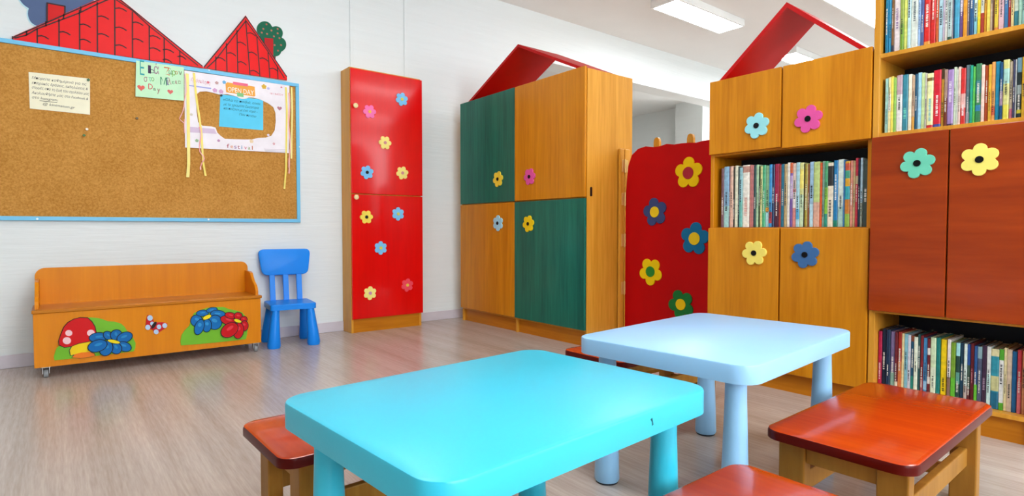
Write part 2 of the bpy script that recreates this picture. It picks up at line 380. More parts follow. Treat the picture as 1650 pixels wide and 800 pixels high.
for k, (z0, z1, fl) in enumerate(((1.114, 2.094, [(1.995, 1.775, 'ee70ac', 'e8b040', .1), (2.283, 1.914, '7cc4f0', 'd8cc50', .3), (2.128, 1.539, 'f6e684', 'd08a90', 0.0), (1.969, 1.287, '78c0f0', '0a0c12', .3), (2.284, 1.301, 'f6e684', 'd08a90', .2)]),
                            (0.112, 1.106, [(1.961, 0.928, 'f4dc58', '14120a', .05), (2.242, 0.958, '7cc4f0', 'd0c860', .5), (2.083, 0.676, '7cc4f0', 'd8cc50', .5), (1.987, 0.311, 'f6e888', 'c888b8', .45), (2.324, 0.356, 'ee4a5c', 'f0c850', .35)]))):
    fl = [(x * 0.9943, 0.83 + (z - 0.83) * 0.9943, c, cc, r) for (x, z, c, cc, r) in fl]
    d = obj('door', bx(c0 + 0.004, c1 + 0.006, cy - 0.020, cy - 0.001, z0, z1, 0.003), REDDOOR, t)
    for (x, z, c, cc, r) in fl: flower_on(d, fy, x, z, c, cc, 0.056, 6, r, 0.0, 0.007, 0.22)
    kz = 1.80 if k == 0 else 1.083
    kn = B(); tube(kn, [(1.86, cy - 0.02, kz), (1.86, cy - 0.033, kz), (1.86, cy - 0.036, kz), (1.86, cy - 0.046, kz), (1.86, cy - 0.05, kz)], [0.008, 0.008, 0.019, 0.019, 0.012], 14)
    obj('knob', kn, paint('ecd8a0', 0.35), d, smooth=True)

# ------------------------------------------------------------------ house cabinets
DX = 2.875
fx = cabfr(DX)
def roof(t, ya, za, yb, zb, x0, x1, th=0.02):
    """two red boards leaning together over the cabinet; ya,yb feet, apex in the middle"""
    ym = (ya + yb) / 2; fr0 = cabfr(x0)
    for s, (yf) in ((1, ya), (-1, yb)):
        d = Vector((ym - yf, zb - za)); L = d.length; d.normalize(); n = Vector((-d.y, d.x)) * (1 if s < 0 else -1)
        if n.y > 0: n = -n
        # outer face runs foot -> apex, thickness inwards
        p = [(-yf, za), (-ym, zb), (-ym, zb - th / abs(d.x) * 1.0), (-(yf + n.x * th - (d.x * (n.y * th) / d.y if d.y else 0)), za)]
        obj('roof_board', slab(fr0, p, x0 - x1, 0.0), REDROOF, t)
# left house cabinet (green and honey doors)
t = thing('house_cabinet', (3.1, 3.6, 0), 0, 'big honey wood cabinet with two green doors and red house roof', 'cabinet')
Y0, Y1, ZT, XB = 2.82, 4.39, 1.945, 3.37
b = B(); cx0 = DX + 0.022
for y in (Y0, Y1 - 0.018): box(b, cx0, XB, y, y + 0.018, 0.0, ZT, 0.001, 1)
box(b, cx0, XB, 3.593, 3.611, 0.0, ZT - 0.018)
for (ya, yb) in ((Y0 + 0.018, 3.593), (3.611, Y1 - 0.018)):
    for z in (0.105, 1.042, ZT - 0.018): box(b, cx0, XB, ya, yb, z, z + 0.018)
    box(b, XB - 0.008, XB, ya, yb, 0.123, ZT - 0.018)
obj('body', b, OAKL, t)  # paler wood paints in the window glare on the cabinet's side
for (ya, yb) in ((Y0 + 0.018, 3.593), (3.611, Y1 - 0.018)): obj('plinth', bx(cx0 + 0.02, cx0 + 0.038, ya, yb, 0, 0.105), OAKH, t)
for (ya, yb, z0, z1, m, y, z, c, r) in ((3.606, 4.386, 1.055, 1.957, GREEN, 3.815, 1.244, 'f2d23c', .2), (2.824, 3.600, 1.055, 1.957, OAK, 3.410, 1.235, 'e0579e', .1),
                                     (3.606, 4.386, 0.12, 1.046, OAK, 3.816, 0.88, 'a6dcee', .5), (2.824, 3.600, 0.12, 1.046, GREEN, 3.424, 0.872, 'f4cf14', .2)):
    d = obj('door', bx(DX, DX + 0.02, ya, yb, z0, z1, 0.003), m, t)
    flower_on(d, fx, -y, z, c, '0e0c0c', 0.066, 6, r, 0.0, 0.009, 0.2)
obj('keyhole_plate', slab(Fr((0, Y0, 0), (1, 0, 0), (0, 0, 1), (0, -1, 0)), rrect(2.925, 2.945, 1.06, 1.125, 0.008), 0, 0.003), BLACK, t)
roof(t, 4.30, ZT, 2.84, 2.29, 2.885, 3.32)
# right house cabinet with niche
t = thing('house_cabinet', (3.03, 1.445, 0), 0, 'honey wood cabinet with a book niche and red house roof beside the tall bookcase', 'cabinet')
Y0, Y1, ZT, XB = 1.038, 1.858, 1.64, 3.19
b = B()
for y in (Y0, Y1 - 0.02): box(b, cx0, XB, y, y + 0.02, 0.0, ZT, 0.001, 1)
for z in (0.10, 0.822, 1.235, ZT - 0.018): box(b, cx0, XB, Y0 + 0.02, Y1 - 0.02, z, z + 0.018)
for z0, z1 in ((0.118, 0.822), (1.253, ZT - 0.018)): box(b, cx0, XB, 1.439, 1.457, z0, z1)
obj('body', b, OAK, t)
obj('back_panel', bx(XB - 0.008, XB - 0.001, Y0 + 0.02, Y1 - 0.02, 0.118, ZT - 0.018), DARKB, t)
obj('plinth', bx(cx0 + 0.02, cx0 + 0.038, Y0 + 0.02, Y1 - 0.02, 0, 0.10), OAKH, t)
for (ya, yb, z0, z1, y, z, c, r) in ((1.452, 1.856, 1.245, 1.648, 1.575, 1.369, '9adfe4', .3), (1.040, 1.444, 1.238, 1.648, 1.313, 1.365, 'e0559c', .25),
                                  (1.452, 1.856, 0.10, 0.836, 1.579, 0.705, 'f4e26e', .1), (1.040, 1.444, 0.10, 0.836, 1.317, 0.705, '3f6a9c', .3)):
    d = obj('door', bx(DX, DX + 0.02, ya, yb, z0, z1, 0.003), OAK, t)
    flower_on(d, fx, -y, z, c, '0a0a0e', 0.067, 6, r, 0.0, 0.010, 0.2)
roof(t, 1.815, ZT, 1.055, 1.965, 2.885, 3.21)
# tall bookcase
t = thing('tall_bookcase', (3.03, 0.745, 0), 0, 'tall bookcase with mahogany-stained flower doors between crowded shelves of books', 'bookcase')
Y0, Y1, ZT, XB = 0.455, 1.034, 2.0, 3.19
b = B(); tx = DX + 0.004
for y in (Y0, Y1 - 0.024): box(b, tx, XB, y, y + 0.024, 0.0, ZT, 0.001, 1)
for z in (0.093, 0.455, 1.238, 1.588, ZT - 0.018): box(b, tx + 0.001, XB, Y0 + 0.024, Y1 - 0.024, z, z + 0.018, 0.001, 1)
box(b, tx + 0.02, XB, 0.736, 0.754, 0.473, 1.238)
obj('body', b, OAKL, t)
obj('back_panel', bx(XB - 0.008, XB - 0.001, Y0 + 0.024, Y1 - 0.024, 0.111, ZT - 0.018), DARKB, t)
obj('plinth', bx(tx + 0.02, tx + 0.038, Y0 + 0.024, Y1 - 0.024, 0, 0.093), OAKH, t)
fxt = cabfr(DX - 0.016)
for (ya, yb, y, z, c, r) in ((0.747, 1.030, 0.852, 1.108, '6fd0b0', .25), (0.459, 0.742, 0.643, 1.104, 'f4e774', .5)):
    d = obj('door', bx(DX - 0.016, DX + 0.003, ya, yb, 0.466, 1.238, 0.003), MAHOG, t)
    flower_on(d, fxt, -y, z, c, '0a0a0a', 0.064, 6, r, 0.0, 0.009, 0.2)

# ------------------------------------------------------------------ red flowered gate
GX = 3.27
t = thing('folding_gate', (GX, 2.3, 0), 0, 'red scalloped gate panel with large felt flowers between the two house cabinets', 'gate')
top = []
yl, yr = px_x(1006, 300, GX).y, 1.75
edge_px = [(1004, 560), (1003, 520), (1005, 480), (1003, 440), (1006, 400), (1005, 360), (1008, 320), (1010, 290), (1012, 268), (1018, 250), (1028, 240), (1040, 236), (1052, 237), (1062, 236), (1074, 232), (1086, 233), (1098, 231), (1110, 230), (1122, 230), (1132, 227), (1146, 225)]
out = []
for q in edge_px:
    p = px_x(q[0], q[1], GX); out.append((-p.y, p.z))
out += [(-2.0, out[-1][1] + 0.005), (-1.9, out[-1][1] - 0.01), (-1.76, 1.38), (-1.74, 1.2), (-1.75, 0.9), (-1.74, 0.5), (-1.75, 0.06)]
out.append((out[0][0], 0.06))
fg = cabfr(GX)
panel = obj('panel', slab(fg, out, -0.012, 0.0, 0.002), REDGATE, t)
for (x, y, c, cc, r, R) in ((1110, 279, 'f2cc08', 'b02c38', .3, .105), (1056, 342, '3c4a7a', 'eccc20', .5, .10), (1120, 385, '1272a0', 'eccc20', .2, .108), (1049, 438, 'f2d008', '2e8a34', .9, .098), (1098, 491, '1c7a36', 'f0cc10', .75, .10)):
    p = px_x(x, y, GX)
    f = obj('felt_flower', slab(fg, flower_pts(-p.y, p.z, R, 5, r, 0.38), 0, 0.008, 0.002), paint(c, 0.8), panel)
    obj('felt_flower_center', slab(fg, circ(-p.y, p.z, R * 0.38), 0.008, 0.013, 0.001), paint(cc, 0.8), panel)
for x in (1060, 1114):     # wooden bars behind the panel, rounded tips above it
    p = px_x(x, 235, GX + 0.03); y = p.y; zt = px_x(x, 222 if x == 1060 else 216, GX + 0.03).z
    obj('upright_bar', slab(cabfr(GX + 0.014), [(-y - 0.024, 0.05), (-y + 0.024, 0.05), (-y + 0.024, zt - 0.03), (-y + 0.018, zt - 0.008), (-y + 0.006, zt), (-y - 0.006, zt), (-y - 0.018, zt - 0.008), (-y - 0.024, zt - 0.03)], -0.022, 0), OAKL, t)
py = 2.815
for x0, x1 in ((3.205, 3.255), (3.262, 3.318)):
    bm = B(); box(bm, x0, x1, py - 0.022, py - 0.003, 0.02, 1.415, 0.006)
    obj('hinge_post', bm, OAKL, t)
for z in (1.29, 1.05, 0.75, 0.40):
    bm = B(); box(bm, 3.225, 3.252, py - 0.0255, py - 0.022, z - 0.045, z + 0.045, 0.001, 1); box(bm, 3.264, 3.292, py - 0.0255, py - 0.022, z - 0.045, z + 0.045, 0.001, 1)
    tube(bm, [(3.258, py - 0.026, z - 0.05), (3.258, py - 0.026, z + 0.05)], 0.005, 10)
    obj('hinge', bm, BRASS, t)

# ------------------------------------------------------------------ corkboard and what hangs on it
t = thing('cork_board', (0.3, WALL_Y - 0.01, 0.88), 0, 'large cork notice board with sky blue frame on the white wall', 'notice board')
bx0, bx1, bz0, bz1 = -1.1, 1.487, 0.882, 1.949
obj('cork_panel', bx(bx0 + 0.02, bx1 - 0.02, WALL_Y - 0.014, WALL_Y - 0.001, bz0 + 0.02, bz1 - 0.02), CORK, t)
fwid = 0.026
for a in ((bx0, bx1, bz0, bz0 + fwid), (bx0, bx1, bz1 - fwid, bz1)): obj('frame_rail', bx(a[0], a[1], WALL_Y - 0.024, WALL_Y - 0.0005, a[2], a[3], 0.003), BLUEF, t)
for a in ((bx0, bx0 + fwid), (bx1 - fwid, bx1)): obj('frame_stile', bx(a[0], a[1], WALL_Y - 0.0238, WALL_Y - 0.0005, bz0 + fwid, bz1 - fwid, 0.003), BLUEF, t)
for (x, y) in ((60, 353), (336, 354), (483, 237), (337, 113)):
    p = px_y(x, y, WALL_Y - 0.024); s = B(); tube(s, [(p.x, WALL_Y - 0.0235, p.z), (p.x, WALL_Y - 0.0255, p.z)], 0.006, 10); obj('screw', s, paint('e4f0f4', 0.3), t)
NY = WALL_Y - 0.016; fn = wallfr(NY)
def pw(x, y): p = px_y(x, y, NY); return (p.x, p.z)
def paper(name, corners, label, cat, col, t0=0.0, th=0.001, curl=0.004):
    P = [pw(*c) for c in corners]; cxm = sum(p[0] for p in P) / 4; zm = min(p[1] for p in P)
    th_ = thing(name, (cxm, NY, zm), 0, label, cat)
    bm = B(); N = 6; g = {}
    for i in range(N + 1):
        for j in range(N + 1):
            u, v = i / N, j / N
            a = (P[0][0] * (1 - u) + P[1][0] * u) * (1 - v) + (P[3][0] * (1 - u) + P[2][0] * u) * v
            z = (P[0][1] * (1 - u) + P[1][1] * u) * (1 - v) + (P[3][1] * (1 - u) + P[2][1] * u) * v
            g[i, j] = bm.verts.new(fn(a, z, t0 + curl * v * v * 0.0))
    for i in range(N):
        for j in range(N): bm.faces.new((g[i, j], g[i + 1, j], g[i + 1, j + 1], g[i, j + 1]))
    ext = bmesh.ops.extrude_face_region(bm, geom=bm.faces[:])
    bmesh.ops.translate(bm, verts=[v for v in ext['geom'] if isinstance(v, bmesh.types.BMVert)], vec=Vector((0, -th, 0)))
    sh = obj('sheet', bm, paint(col, 0.8), th_)
    return th_, sh
def hand(sh, lines, mat, t, size):
    for (body, x0, y0, x1, y1) in lines:
        p0, p1 = pw(x0, y0), pw(x1, y1); wd = math.hypot(p1[0] - p0[0], p1[1] - p0[1]); rot = math.atan2(p1[1] - p0[1], p1[0] - p0[0])
        text('handwriting', body, size, fn, p0[0], p0[1], t, mat, sh, width=wd, shear=0.25, rot=rot)
n1, s1 = paper('note', [(46, 116), (145, 127), (145, 185), (48, 175)], 'cream handwritten note pinned on the left of the cork board', 'note', 'f4f0d4')
hand(s1, [('Μπορείτε καθημερινά για τις', 51, 127, 139, 138), ('εποχιακές δράσεις, εκδηλώσεις &', 51, 135, 141, 145.5), ('στιγμές από τη ζωή του σχολείου μας', 51, 142.5, 143, 153.5),
          ('Ακολουθήστε μας στο Facebook &', 51, 151, 142, 161.5), ('στο Instagram:', 51, 158.5, 93, 163.5), ('@ kinimaton.gr', 68, 169, 120, 175.5)], PEN, 0.0013, 0.022)
st = B(); stroke(st, fn, [pw(64, 162.5), pw(92, 165.5)], 0.003, 0.001, 0.0014); obj('underline', st, PEN, s1)
def cutout(x0, y0, pts): return [pw(x0 + a, y0 + b) for a, b in pts]
n2, s2 = paper('note', [(219, 98), (296, 109), (296, 163), (218, 156)], 'pale green note with colourful lettering and hearts hanging at the board top', 'note', 'c8f2ca', t0=0.009)
glyphs = [('Ε', 224, 121, 6, 20, '3aa8a8'), ('Ι', 234, 118, 4, 11, '4a3a5a'), ('α', 241, 118, 6, 7, '5a6a6a'), ('ά', 247, 119, 7, 14, 'a07a90'), ('Ζ', 263, 121, 8, 11, 'd8682a'), ('ώ', 271, 120, 5, 8, '2c6a3c'), ('ρ', 276, 121.5, 5, 9, '78b83c'), ('ο', 281, 120, 4, 6, 'd08a30'), ('ν', 287, 121, 5, 7, '5a5030'),
          ('σ', 231, 132, 5, 9, 'a8707c'), ('τ', 239, 131, 4, 7, '58b8a0'), ('ο', 243, 131, 4, 7, '6aa84c'), ('Μ', 257, 137, 9, 11, '1d8a5c'), ('ί', 266, 137, 4, 10, '8a88a8'), ('λ', 270, 136, 5, 9, 'b06a7a'), ('ε', 276, 135.5, 4, 5, '5aa06a'), ('ι', 281, 135.5, 3, 6, 'a87070'), ('α', 286, 135.5, 4, 6, '7a8a5a'),
          ('D', 238, 144, 6, 8, 'd84858'), ('a', 246, 146, 4, 5, '4a5a3a'), ('y', 253, 149, 4, 8, 'a05a58')]
for (ch, x, y, wpx, hpx, col) in glyphs:
    p = pw(x, y); text('letter', ch, hpx * 0.0066, fn, p[0], p[1], 0.0108, paint(col, 0.7), s2, width=wpx * 0.0041 * 1.0)
def heart(cx, cy, s): 
    out = []
    for i in range(24):
        a = 2 * math.pi * i / 24; out.append((cx + s * 0.06 * 16 * math.sin(a) ** 3, cy + s * 0.06 * (13 * math.cos(a) - 5 * math.cos(2 * a) - 2 * math.cos(3 * a) - math.cos(4 * a))))
    return out
for (x, y, s, c) in ((227, 142, 0.022, 'e06a60'), (274, 148.5, 0.018, 'e0706c')):
    p = pw(x, y); obj('heart', slab(fn, heart(p[0], p[1], s), 0.010, 0.0108), paint(c, 0.7), s2)
# blue note
n3, s3 = paper('note', [(355, 152), (424, 161), (424, 210), (353, 204)], 'bright cyan handwritten note inside the cut-out poster frame', 'note', '62d0f4', t0=0.0)
hand(s3, [('«Όλα τα παιδιά, είναι', 359, 162, 419, 169.5), ('με τα χρώματα ζωγραφιά', 360, 169.5, 417, 176), ('και παίζουν με ένα νερό! –', 360, 176, 415, 182.5), ('Που πετάω', 385, 186, 412, 189.5)], paint('14405c', 0.7), 0.0013, 0.024)
# poster with hole
outer = [pw(*q) for q in ((297, 114), (466, 138), (465, 247), (298, 238))]
hole_px = [(317, 152), (322, 148), (332, 147.5), (342, 149.5), (352, 152.5), (366, 152), (378, 155), (388, 158.5), (398, 157.5), (408, 157.5), (420, 161), (432, 167), (440, 173), (443.5, 182), (444, 196), (442.5, 210), (437, 219), (428, 222), (416, 222.5), (406, 225), (392, 225), (372, 224.5), (362, 224), (355, 219), (350, 214), (347, 206), (340, 204), (326, 203), (319, 197), (316.5, 180), (316, 165)]
hole = [pw(*q) for q in hole_px]
tp = thing('poster', (sum(p[0] for p in outer) / 4, NY, outer[3][1]), 0, 'white open day poster frame with a large cut-out opening', 'poster')
bm = B()
vo = [bm.verts.new(fn(a, b_, 0.0025)) for a, b_ in outer]; vh = [bm.verts.new(fn(a, b_, 0.0025)) for a, b_ in hole]
es = [bm.edges.new((vo[i], vo[(i + 1) % len(vo)])) for i in range(len(vo))] + [bm.edges.new((vh[i], vh[(i + 1) % len(vh)])) for i in range(len(vh))]
bmesh.ops.triangle_fill(bm, use_beauty=True, use_dissolve=False, edges=es)
ex = bmesh.ops.extrude_face_region(bm, geom=bm.faces[:]); bmesh.ops.translate(bm, verts=[v for v in ex['geom'] if isinstance(v, bmesh.types.BMVert)], vec=Vector((0, -0.003, 0)))
sp = obj('sheet', bm, paint('f1ecf2', 0.6), tp)
T = 0.0056
def quadpx(name, q, col, t0=T, th=0.0006, par=None):
    obj(name, slab(fn, [pw(*c) for c in q], t0, t0 + th), paint(col, 0.6), par or sp)
quadpx('printed_badge', [(363, 135), (366, 133), (410, 140), (411, 155), (409, 156), (364, 149)], 'f0a848')
quadpx('printed_ribbon', [(375, 132), (399, 135.5), (399, 140), (375, 136.5)], 'f0708c', T + 0.0006)
obj('printed_circle', slab(fn, circ(*pw(390, 151), 0.05, 20, 0.04), T - 0.0001, T + 0.0002), paint('f4f0f0', 0.6), sp)
quadpx('printed_tag', [(381, 149.5), (392, 151), (392, 157), (382, 155.5)], '86c888', T + 0.0012)
p0, p1 = pw(366, 147.5), pw(408, 154)
text('lettering', 'OPEN DAY', 0.05, fn, p0[0], p0[1], T + 0.0014, paint('fffaf0', 0.5), sp, width=math.hypot(p1[0] - p0[0], p1[1] - p0[1]), rot=math.atan2(p1[1] - p0[1], p1[0] - p0[0]))
p0, p1 = pw(365, 239.2), pw(410, 242.8)
cols = ['b84a5a', 'd88040', '8a5a9a', 'b04a68', '4a88b0', 'd0607a', '8aa048', 'c07048']
for i, ch in enumerate('festival'):
    a = i / 8; text('lettering', ch, 0.042, fn, p0[0] + (p1[0] - p0[0]) * a, p0[1] + (p1[1] - p0[1]) * a + 0.003, T, paint(cols[i], 0.6), sp, width=(0.006 if ch in 'il' else 0.017))
p0, p1 = pw(307, 131), pw(338, 136); text('lettering', 'Πρόσκληση', 0.034, fn, p0[0], p0[1], T, paint('d88a9c', 0.6), sp, width=math.hypot(p1[0] - p0[0], p1[1] - p0[1]), rot=-0.06, shear=0.2)
quadpx('printed_bar', [(304, 137), (340, 142), (340, 144), (304, 139)], 'a4aae0')
quadpx('printed_band', [(303, 204.5), (345, 208), (349, 216), (303, 213.5)], 'd8c4dc')
p0, p1 = pw(434, 152), pw(455, 157); text('lettering', '18 ΜΑΪΟΥ', 0.018, fn, p0[0], p0[1], T, paint('d8707c', 0.6), sp, width=math.hypot(p1[0] - p0[0], p1[1] - p0[1]))
for (x, y, r, c) in ((425, 140, 0.018, 'd8b040'), (361, 133, 0.013, '6cb0e0'), (349, 134, 0.012, 'c8a0a0'), (346, 146, 0.016, 'd8a8d0'), (356, 148, 0.016, 'd8a8d0'), (335, 133, 0.009, 'e07080'), (352, 227, 0.01, 'c090b8'), (405, 228, 0.014, 'e8d0a8'), (441, 232, 0.01, 'e0b0b8'), (308, 185, 0.01, 'd8d0c0'), (453, 141, 0.007, 'd87080'), (405, 142, 0.01, 'e09878'), (317, 227, 0.012, '9ab890'), (432, 218, 0.01, 'e4d8e8'), (432, 143, 0.01, 'b8b8e8')):
    p = pw(x, y); obj('printed_doodle', slab(fn, flower_pts(p[0], p[1], r, 5, 0.4, 0.3, 30), T, T + 0.0004), paint(c, 0.6), sp)
p = pw(450, 175); obj('printed_heart', slab(fn, heart(p[0], p[1], 0.018), T, T + 0.0004), paint('b8808c', 0.6), sp)
for k in range(3): quadpx('printed_bar', [(425 + k, 240 + k * 2), (460, 241.5 + k * 2), (460, 242.2 + k * 2), (425 + k, 240.7 + k * 2)], 'c8c0c8')
# ribbons hanging over the poster
def ribbon(pts, col, wd, label, wav=0.0):
    P = [pw(*q) for q in pts]
    # resample
    Q = []
    for (a, b_), (c, d) in zip(P[:-1], P[1:]):
        for k in range(5): Q.append((a + (c - a) * k / 5, b_ + (d - b_) * k / 5))
    Q.append(P[-1])
    o_ = (Q[-1][0], NY, Q[-1][1]); bm = B(); prev = None
    for i, (a, b_) in enumerate(Q):
        ph = i * 0.55; ww = wd / 2 * (0.55 + 0.45 * abs(math.cos(ph)) if wav else 1)
        off = 0.0085 + (0.004 * math.sin(ph) if wav else 0.0015 * math.sin(ph * 0.6)); a2 = a + (wav * math.sin(ph) if wav else 0)
        cur = [bm.verts.new(fn(a2 - ww, b_, off + 0.0016)), bm.verts.new(fn(a2 + ww, b_, off + 0.0016 + 0.001 * math.sin(ph))), bm.verts.new(fn(a2 + ww, b_, off)), bm.verts.new(fn(a2 - ww, b_, off))]
        if prev:
            for k in range(4): bm.faces.new((prev[k], prev[(k + 1) % 4], cur[(k + 1) % 4], cur[k]))
        else: bm.faces.new(cur)
        prev = cur
    bm.faces.new(prev[::-1])
    return tag(obj('ribbon', bm, plain('ribbon_' + col, col, 0.35, 0.05), origin=o_), label, 'ribbon', 'ribbons taped to the poster')
ribbon([(301, 119), (302.5, 160), (303, 200), (303.5, 240), (303.5, 265), (302, 286)], 'f0e070', 0.019, 'straight yellow ribbon along the left edge of the poster')
ribbon([(312, 118), (314, 140), (317, 165), (321, 190), (324, 215), (325.5, 240), (327, 262), (331, 284)], 'eed858', 0.013, 'curved yellow ribbon second from the left on the poster')
ribbon([(460, 141), (461.5, 180), (461, 220), (460.5, 250), (460, 275), (457.5, 305)], 'eedc60', 0.013, 'longest yellow ribbon hanging at the right poster edge')
ribbon([(469, 141), (470, 180), (469.5, 220), (469, 256)], 'f0e68a', 0.012, 'shorter yellow ribbon at the far right poster edge')
ribbon([(298, 120), (299, 150), (297, 172), (292, 183), (290, 192), (295, 199), (298, 192), (297, 215)], 'f4b8b4', 0.007, 'pink curly ribbon looping out left of the poster', 0.003)
ribbon([(321, 205), (322, 225), (323, 245), (327, 256), (325, 268), (321, 274)], 'f4aaa6', 0.009, 'pink curly ribbon twisted with the curved yellow one', 0.006)
ribbon([(465, 150), (465, 180), (466, 210), (466, 240), (467, 252), (464, 270), (466, 280)], 'f2b4a8', 0.012, 'pink curly ribbon between the two right-hand yellow ribbons', 0.004)
# push pins
def pin(x, y, col, label):
    p = px_y(x, y, NY - 0.005); bm = B()
    tube(bm, [(p.x, NY + 0.0015, p.z), (p.x, NY - 0.004, p.z), (p.x, NY - 0.0045, p.z), (p.x, NY - 0.012, p.z), (p.x, NY - 0.0125, p.z), (p.x, NY - 0.016, p.z)], [0.0015, 0.0015, 0.007, 0.0045, 0.008, 0.007], 10)
    tag(obj('push_pin', bm, paint(col, 0.3), origin=(p.x, NY, p.z), smooth=True), label, 'push pin', 'pins in the cork board')
pin(140, 208.5, 'f4ead8', 'small white push pin alone in the bare cork')
pin(135.5, 218.5, '3c6a2c', 'small green push pin just below the white one')
pin(142.5, 129, '3a6a4a', 'dark green push pin at the corner of the cream note')
pin(356.5, 154, '26405c', 'dark push pin at the corner of the cyan note')
pin(220.5, 205 - 14, '6a5a3a', 'small brown push pin in the cork below the green note')

# ------------------------------------------------------------------ painted cut-outs on the wall above the board
RY = WALL_Y - 0.001; fr_ = wallfr(RY)
def rw(x, y, Y=RY): p = px_y(x, y, Y); return (p.x, p.z)
def roof_cut(outline, inner, strokes, label, extra=None):
    P = [rw(*q) for q in outline]; zb = min(p[1] for p in P)
    t = thing('roof_cutout', (sum(p[0] for p in P) / len(P), RY, zb), 0, label, 'wall decoration', 'painted house roofs above the cork board')
    pn = obj('roof_panel', slab(fr_, P, 0.006, 0.014, 0.001), paint('e80608', 0.4), t)
    bm = B()
    for s in inner: stroke(bm, fr_, [rw(*q) for q in s], 0.0075, 0.0138, 0.0146)
    for s in strokes: stroke(bm, fr_, [rw(*q) for q in s], 0.0075, 0.0138, 0.0146)
    obj('painted_lines', bm, INK, pn)
    return t
zt = 1.951
o1 = [(20, 60), (181.4, -11), (327, 108)]
# bottom edge follows the top of the board frame
bl = px_y(20, 60, RY)
def short(x, y, L=17): return [(x, y), (x + L * 0.35, y - 0.8), (x + L * 0.7, y + 1.2), (x + L, y + 4.5)]
S = 0.1625
tiles1 = [short(a * S, b_ * S) for a, b_ in ((375, 365), (590, 325), (790, 250), (790, 400), (970, 170), (970, 345), (1145, 90), (1145, 280), (1145, 455), (1310, 230), (1310, 395), (1480, 365), (1480, 485))] + [short(262, 81), short(286, 92, 13), short(262, 97, 14)]
def topy(x): return (60 - 0.44 * (x - 20) if x < 181.4 else -11 + 0.817 * (x - 181.4))
def boty(x): return 63.5 + 0.1465 * x - 1.0
def ins(x): return topy(x) + (6 if x < 181 else 5.5)
verts1 = [[(x, ins(x) - (1 if x < 181 else 0)), (x + 0.3, boty(x))] for x in (60, 95, 128, 156.5, 184.5, 213, 240, 264, 289)]
inner1 = [[(22, 61), (181.4, -9)], [(181.4, -9), (325, 107)], [(24, 62.5), (42, 58), (60, 47.5), (100, 32.5), (128, 22), (156, 8), (181, -2.5)], [(183, -2), (213, 18), (240, 43), (264, 62), (289, 83), (318, 106)],
          [(43, 51), (43, 57)], [(74, 36), (74, 43)], [(103, 24), (102, 31)], [(130, 12), (130, 20)]] + [[(20.5, 60), (20.5, 64)]]
def withboard(o, xa, xb): return o[:-1] + [o[-1]] + [(xb, boty(xb)), (xa, boty(xa))]
rc1 = roof_cut([(20, 60), (181.4, -11), (326, 107), (327, boty(327)), (20, boty(20))], inner1, verts1 + tiles1, 'wide red painted cottage roof above the cork board, the larger one')
ch = slab(fr_, [rw(*q) for q in ((75.5, 5), (105, 10.5), (105, 23.5), (75.5, 37))], 0.006, 0.014, 0.001); chp = obj('chimney', ch, paint('d0100f', 0.4), rc1)
bm = B(); stroke(bm, fr_, [rw(*q) for q in ((76, 36), (76.3, 6), (104.5, 11.2), (104.3, 23))], 0.008, 0.0138, 0.0146); obj('painted_lines', bm, INK, chp)
o2 = [(327, 110), (395, 25.5), (461.5, 124), (461.5, boty(461.5)), (327, boty(327))]
def top2(x): return 110 - 1.243 * (x - 327) if x < 395 else 25.5 + 1.481 * (x - 395)
v2 = [[(x, top2(x) + 7), (x + dx, boty(x + dx))] for x, dx in ((347, 0), (364, 1), (381, 1.5), (395, 7), (413, 5), (431, 3), (446, 1))]
t2 = [short(a, b_, 13) for a, b_ in ((349, 94.5), (366, 86.5), (382, 69.5), (383, 101), (398, 54.5), (400, 85.5), (403, 115), (418, 95), (434, 111.5))]
i2 = [[(328, 109), (395, 27.5)], [(395, 27.5), (461, 124)], [(333, 110), (347, 97), (395, 35)], [(396, 35), (411, 56), (431, 84), (447, 110), (457, 126)]]
rc2 = roof_cut(o2, i2, v2 + t2, 'narrow pointed red painted roof above the right end of the cork board')
obj('chimney', slab(fr_, [rw(*q) for q in ((425.6, 61.5), (439.5, 63), (439.5, 92), (425.6, 71.5))], 0.0065, 0.0135, 0.001), paint('b81014', 0.4), rc2)
def blob(circles, n=96):
    cx = sum(c[0] for c in circles) / len(circles); cy = sum(c[1] for c in circles) / len(circles); out = []
    for i in range(n):
        a = 2 * math.pi * i / n; d = Vector((math.cos(a), math.sin(a))); best = 0.0
        for (x, y, r) in circles:
            o = Vector((x - cx, y - cy)); k = o.dot(d); disc = r * r - (o.length_squared - k * k)
            if disc > 0: best = max(best, k + math.sqrt(disc))
        out.append((cx + d.x * best, cy + d.y * best))
    return out
tr = thing('tree_cutout', (1.2, RY, 2.08), 0, 'dark green painted tree crown with red dots behind the pointed roof', 'wall decoration')
cp = [rw(*q) for q in blob([(426, 47, 12.5), (444, 54, 11.5), (449, 72, 12), (444, 82, 9), (432, 60, 14)])]
crn = obj('tree_crown', slab(fr_, cp, 0.0, 0.0055, 0.001), paint('0f6246', 0.5), tr)
for (x, y) in ((429, 39.5), (424, 47), (437, 49.5), (447, 47), (430, 55), (447, 54), (441, 59), (450, 62), (442, 73), (452.5, 73), (447.5, 82), (421.5, 53)):
    p = rw(x, y); obj('red_dot', slab(fr_, circ(p[0], p[1], 0.007, 10), 0.0055, 0.0062), paint('b06a58', 0.6), crn)
obj('tree_trunk', slab(fr_, [rw(*q) for q in ((437, 84), (444, 88), (443.5, 100), (437, 95))], -0.0, 0.0045), paint('5a4030', 0.6), tr)
cl = thing('cloud_cutout', (0.05, RY, 2.05), 0, 'slate blue painted cloud with pale rim behind the wide roof', 'wall decoration')
ccirc = [(62, -18, 35), (98, -45, 45), (130, -28, 36), (82, 16, 30), (112, 0, 30), (66, 22, 21)]
obj('cloud_rim', slab(fr_, [rw(*q) for q in blob([(a, b_, r + 2.2) for a, b_, r in ccirc])], 0.0, 0.003), paint('bfe6f0', 0.5), cl)
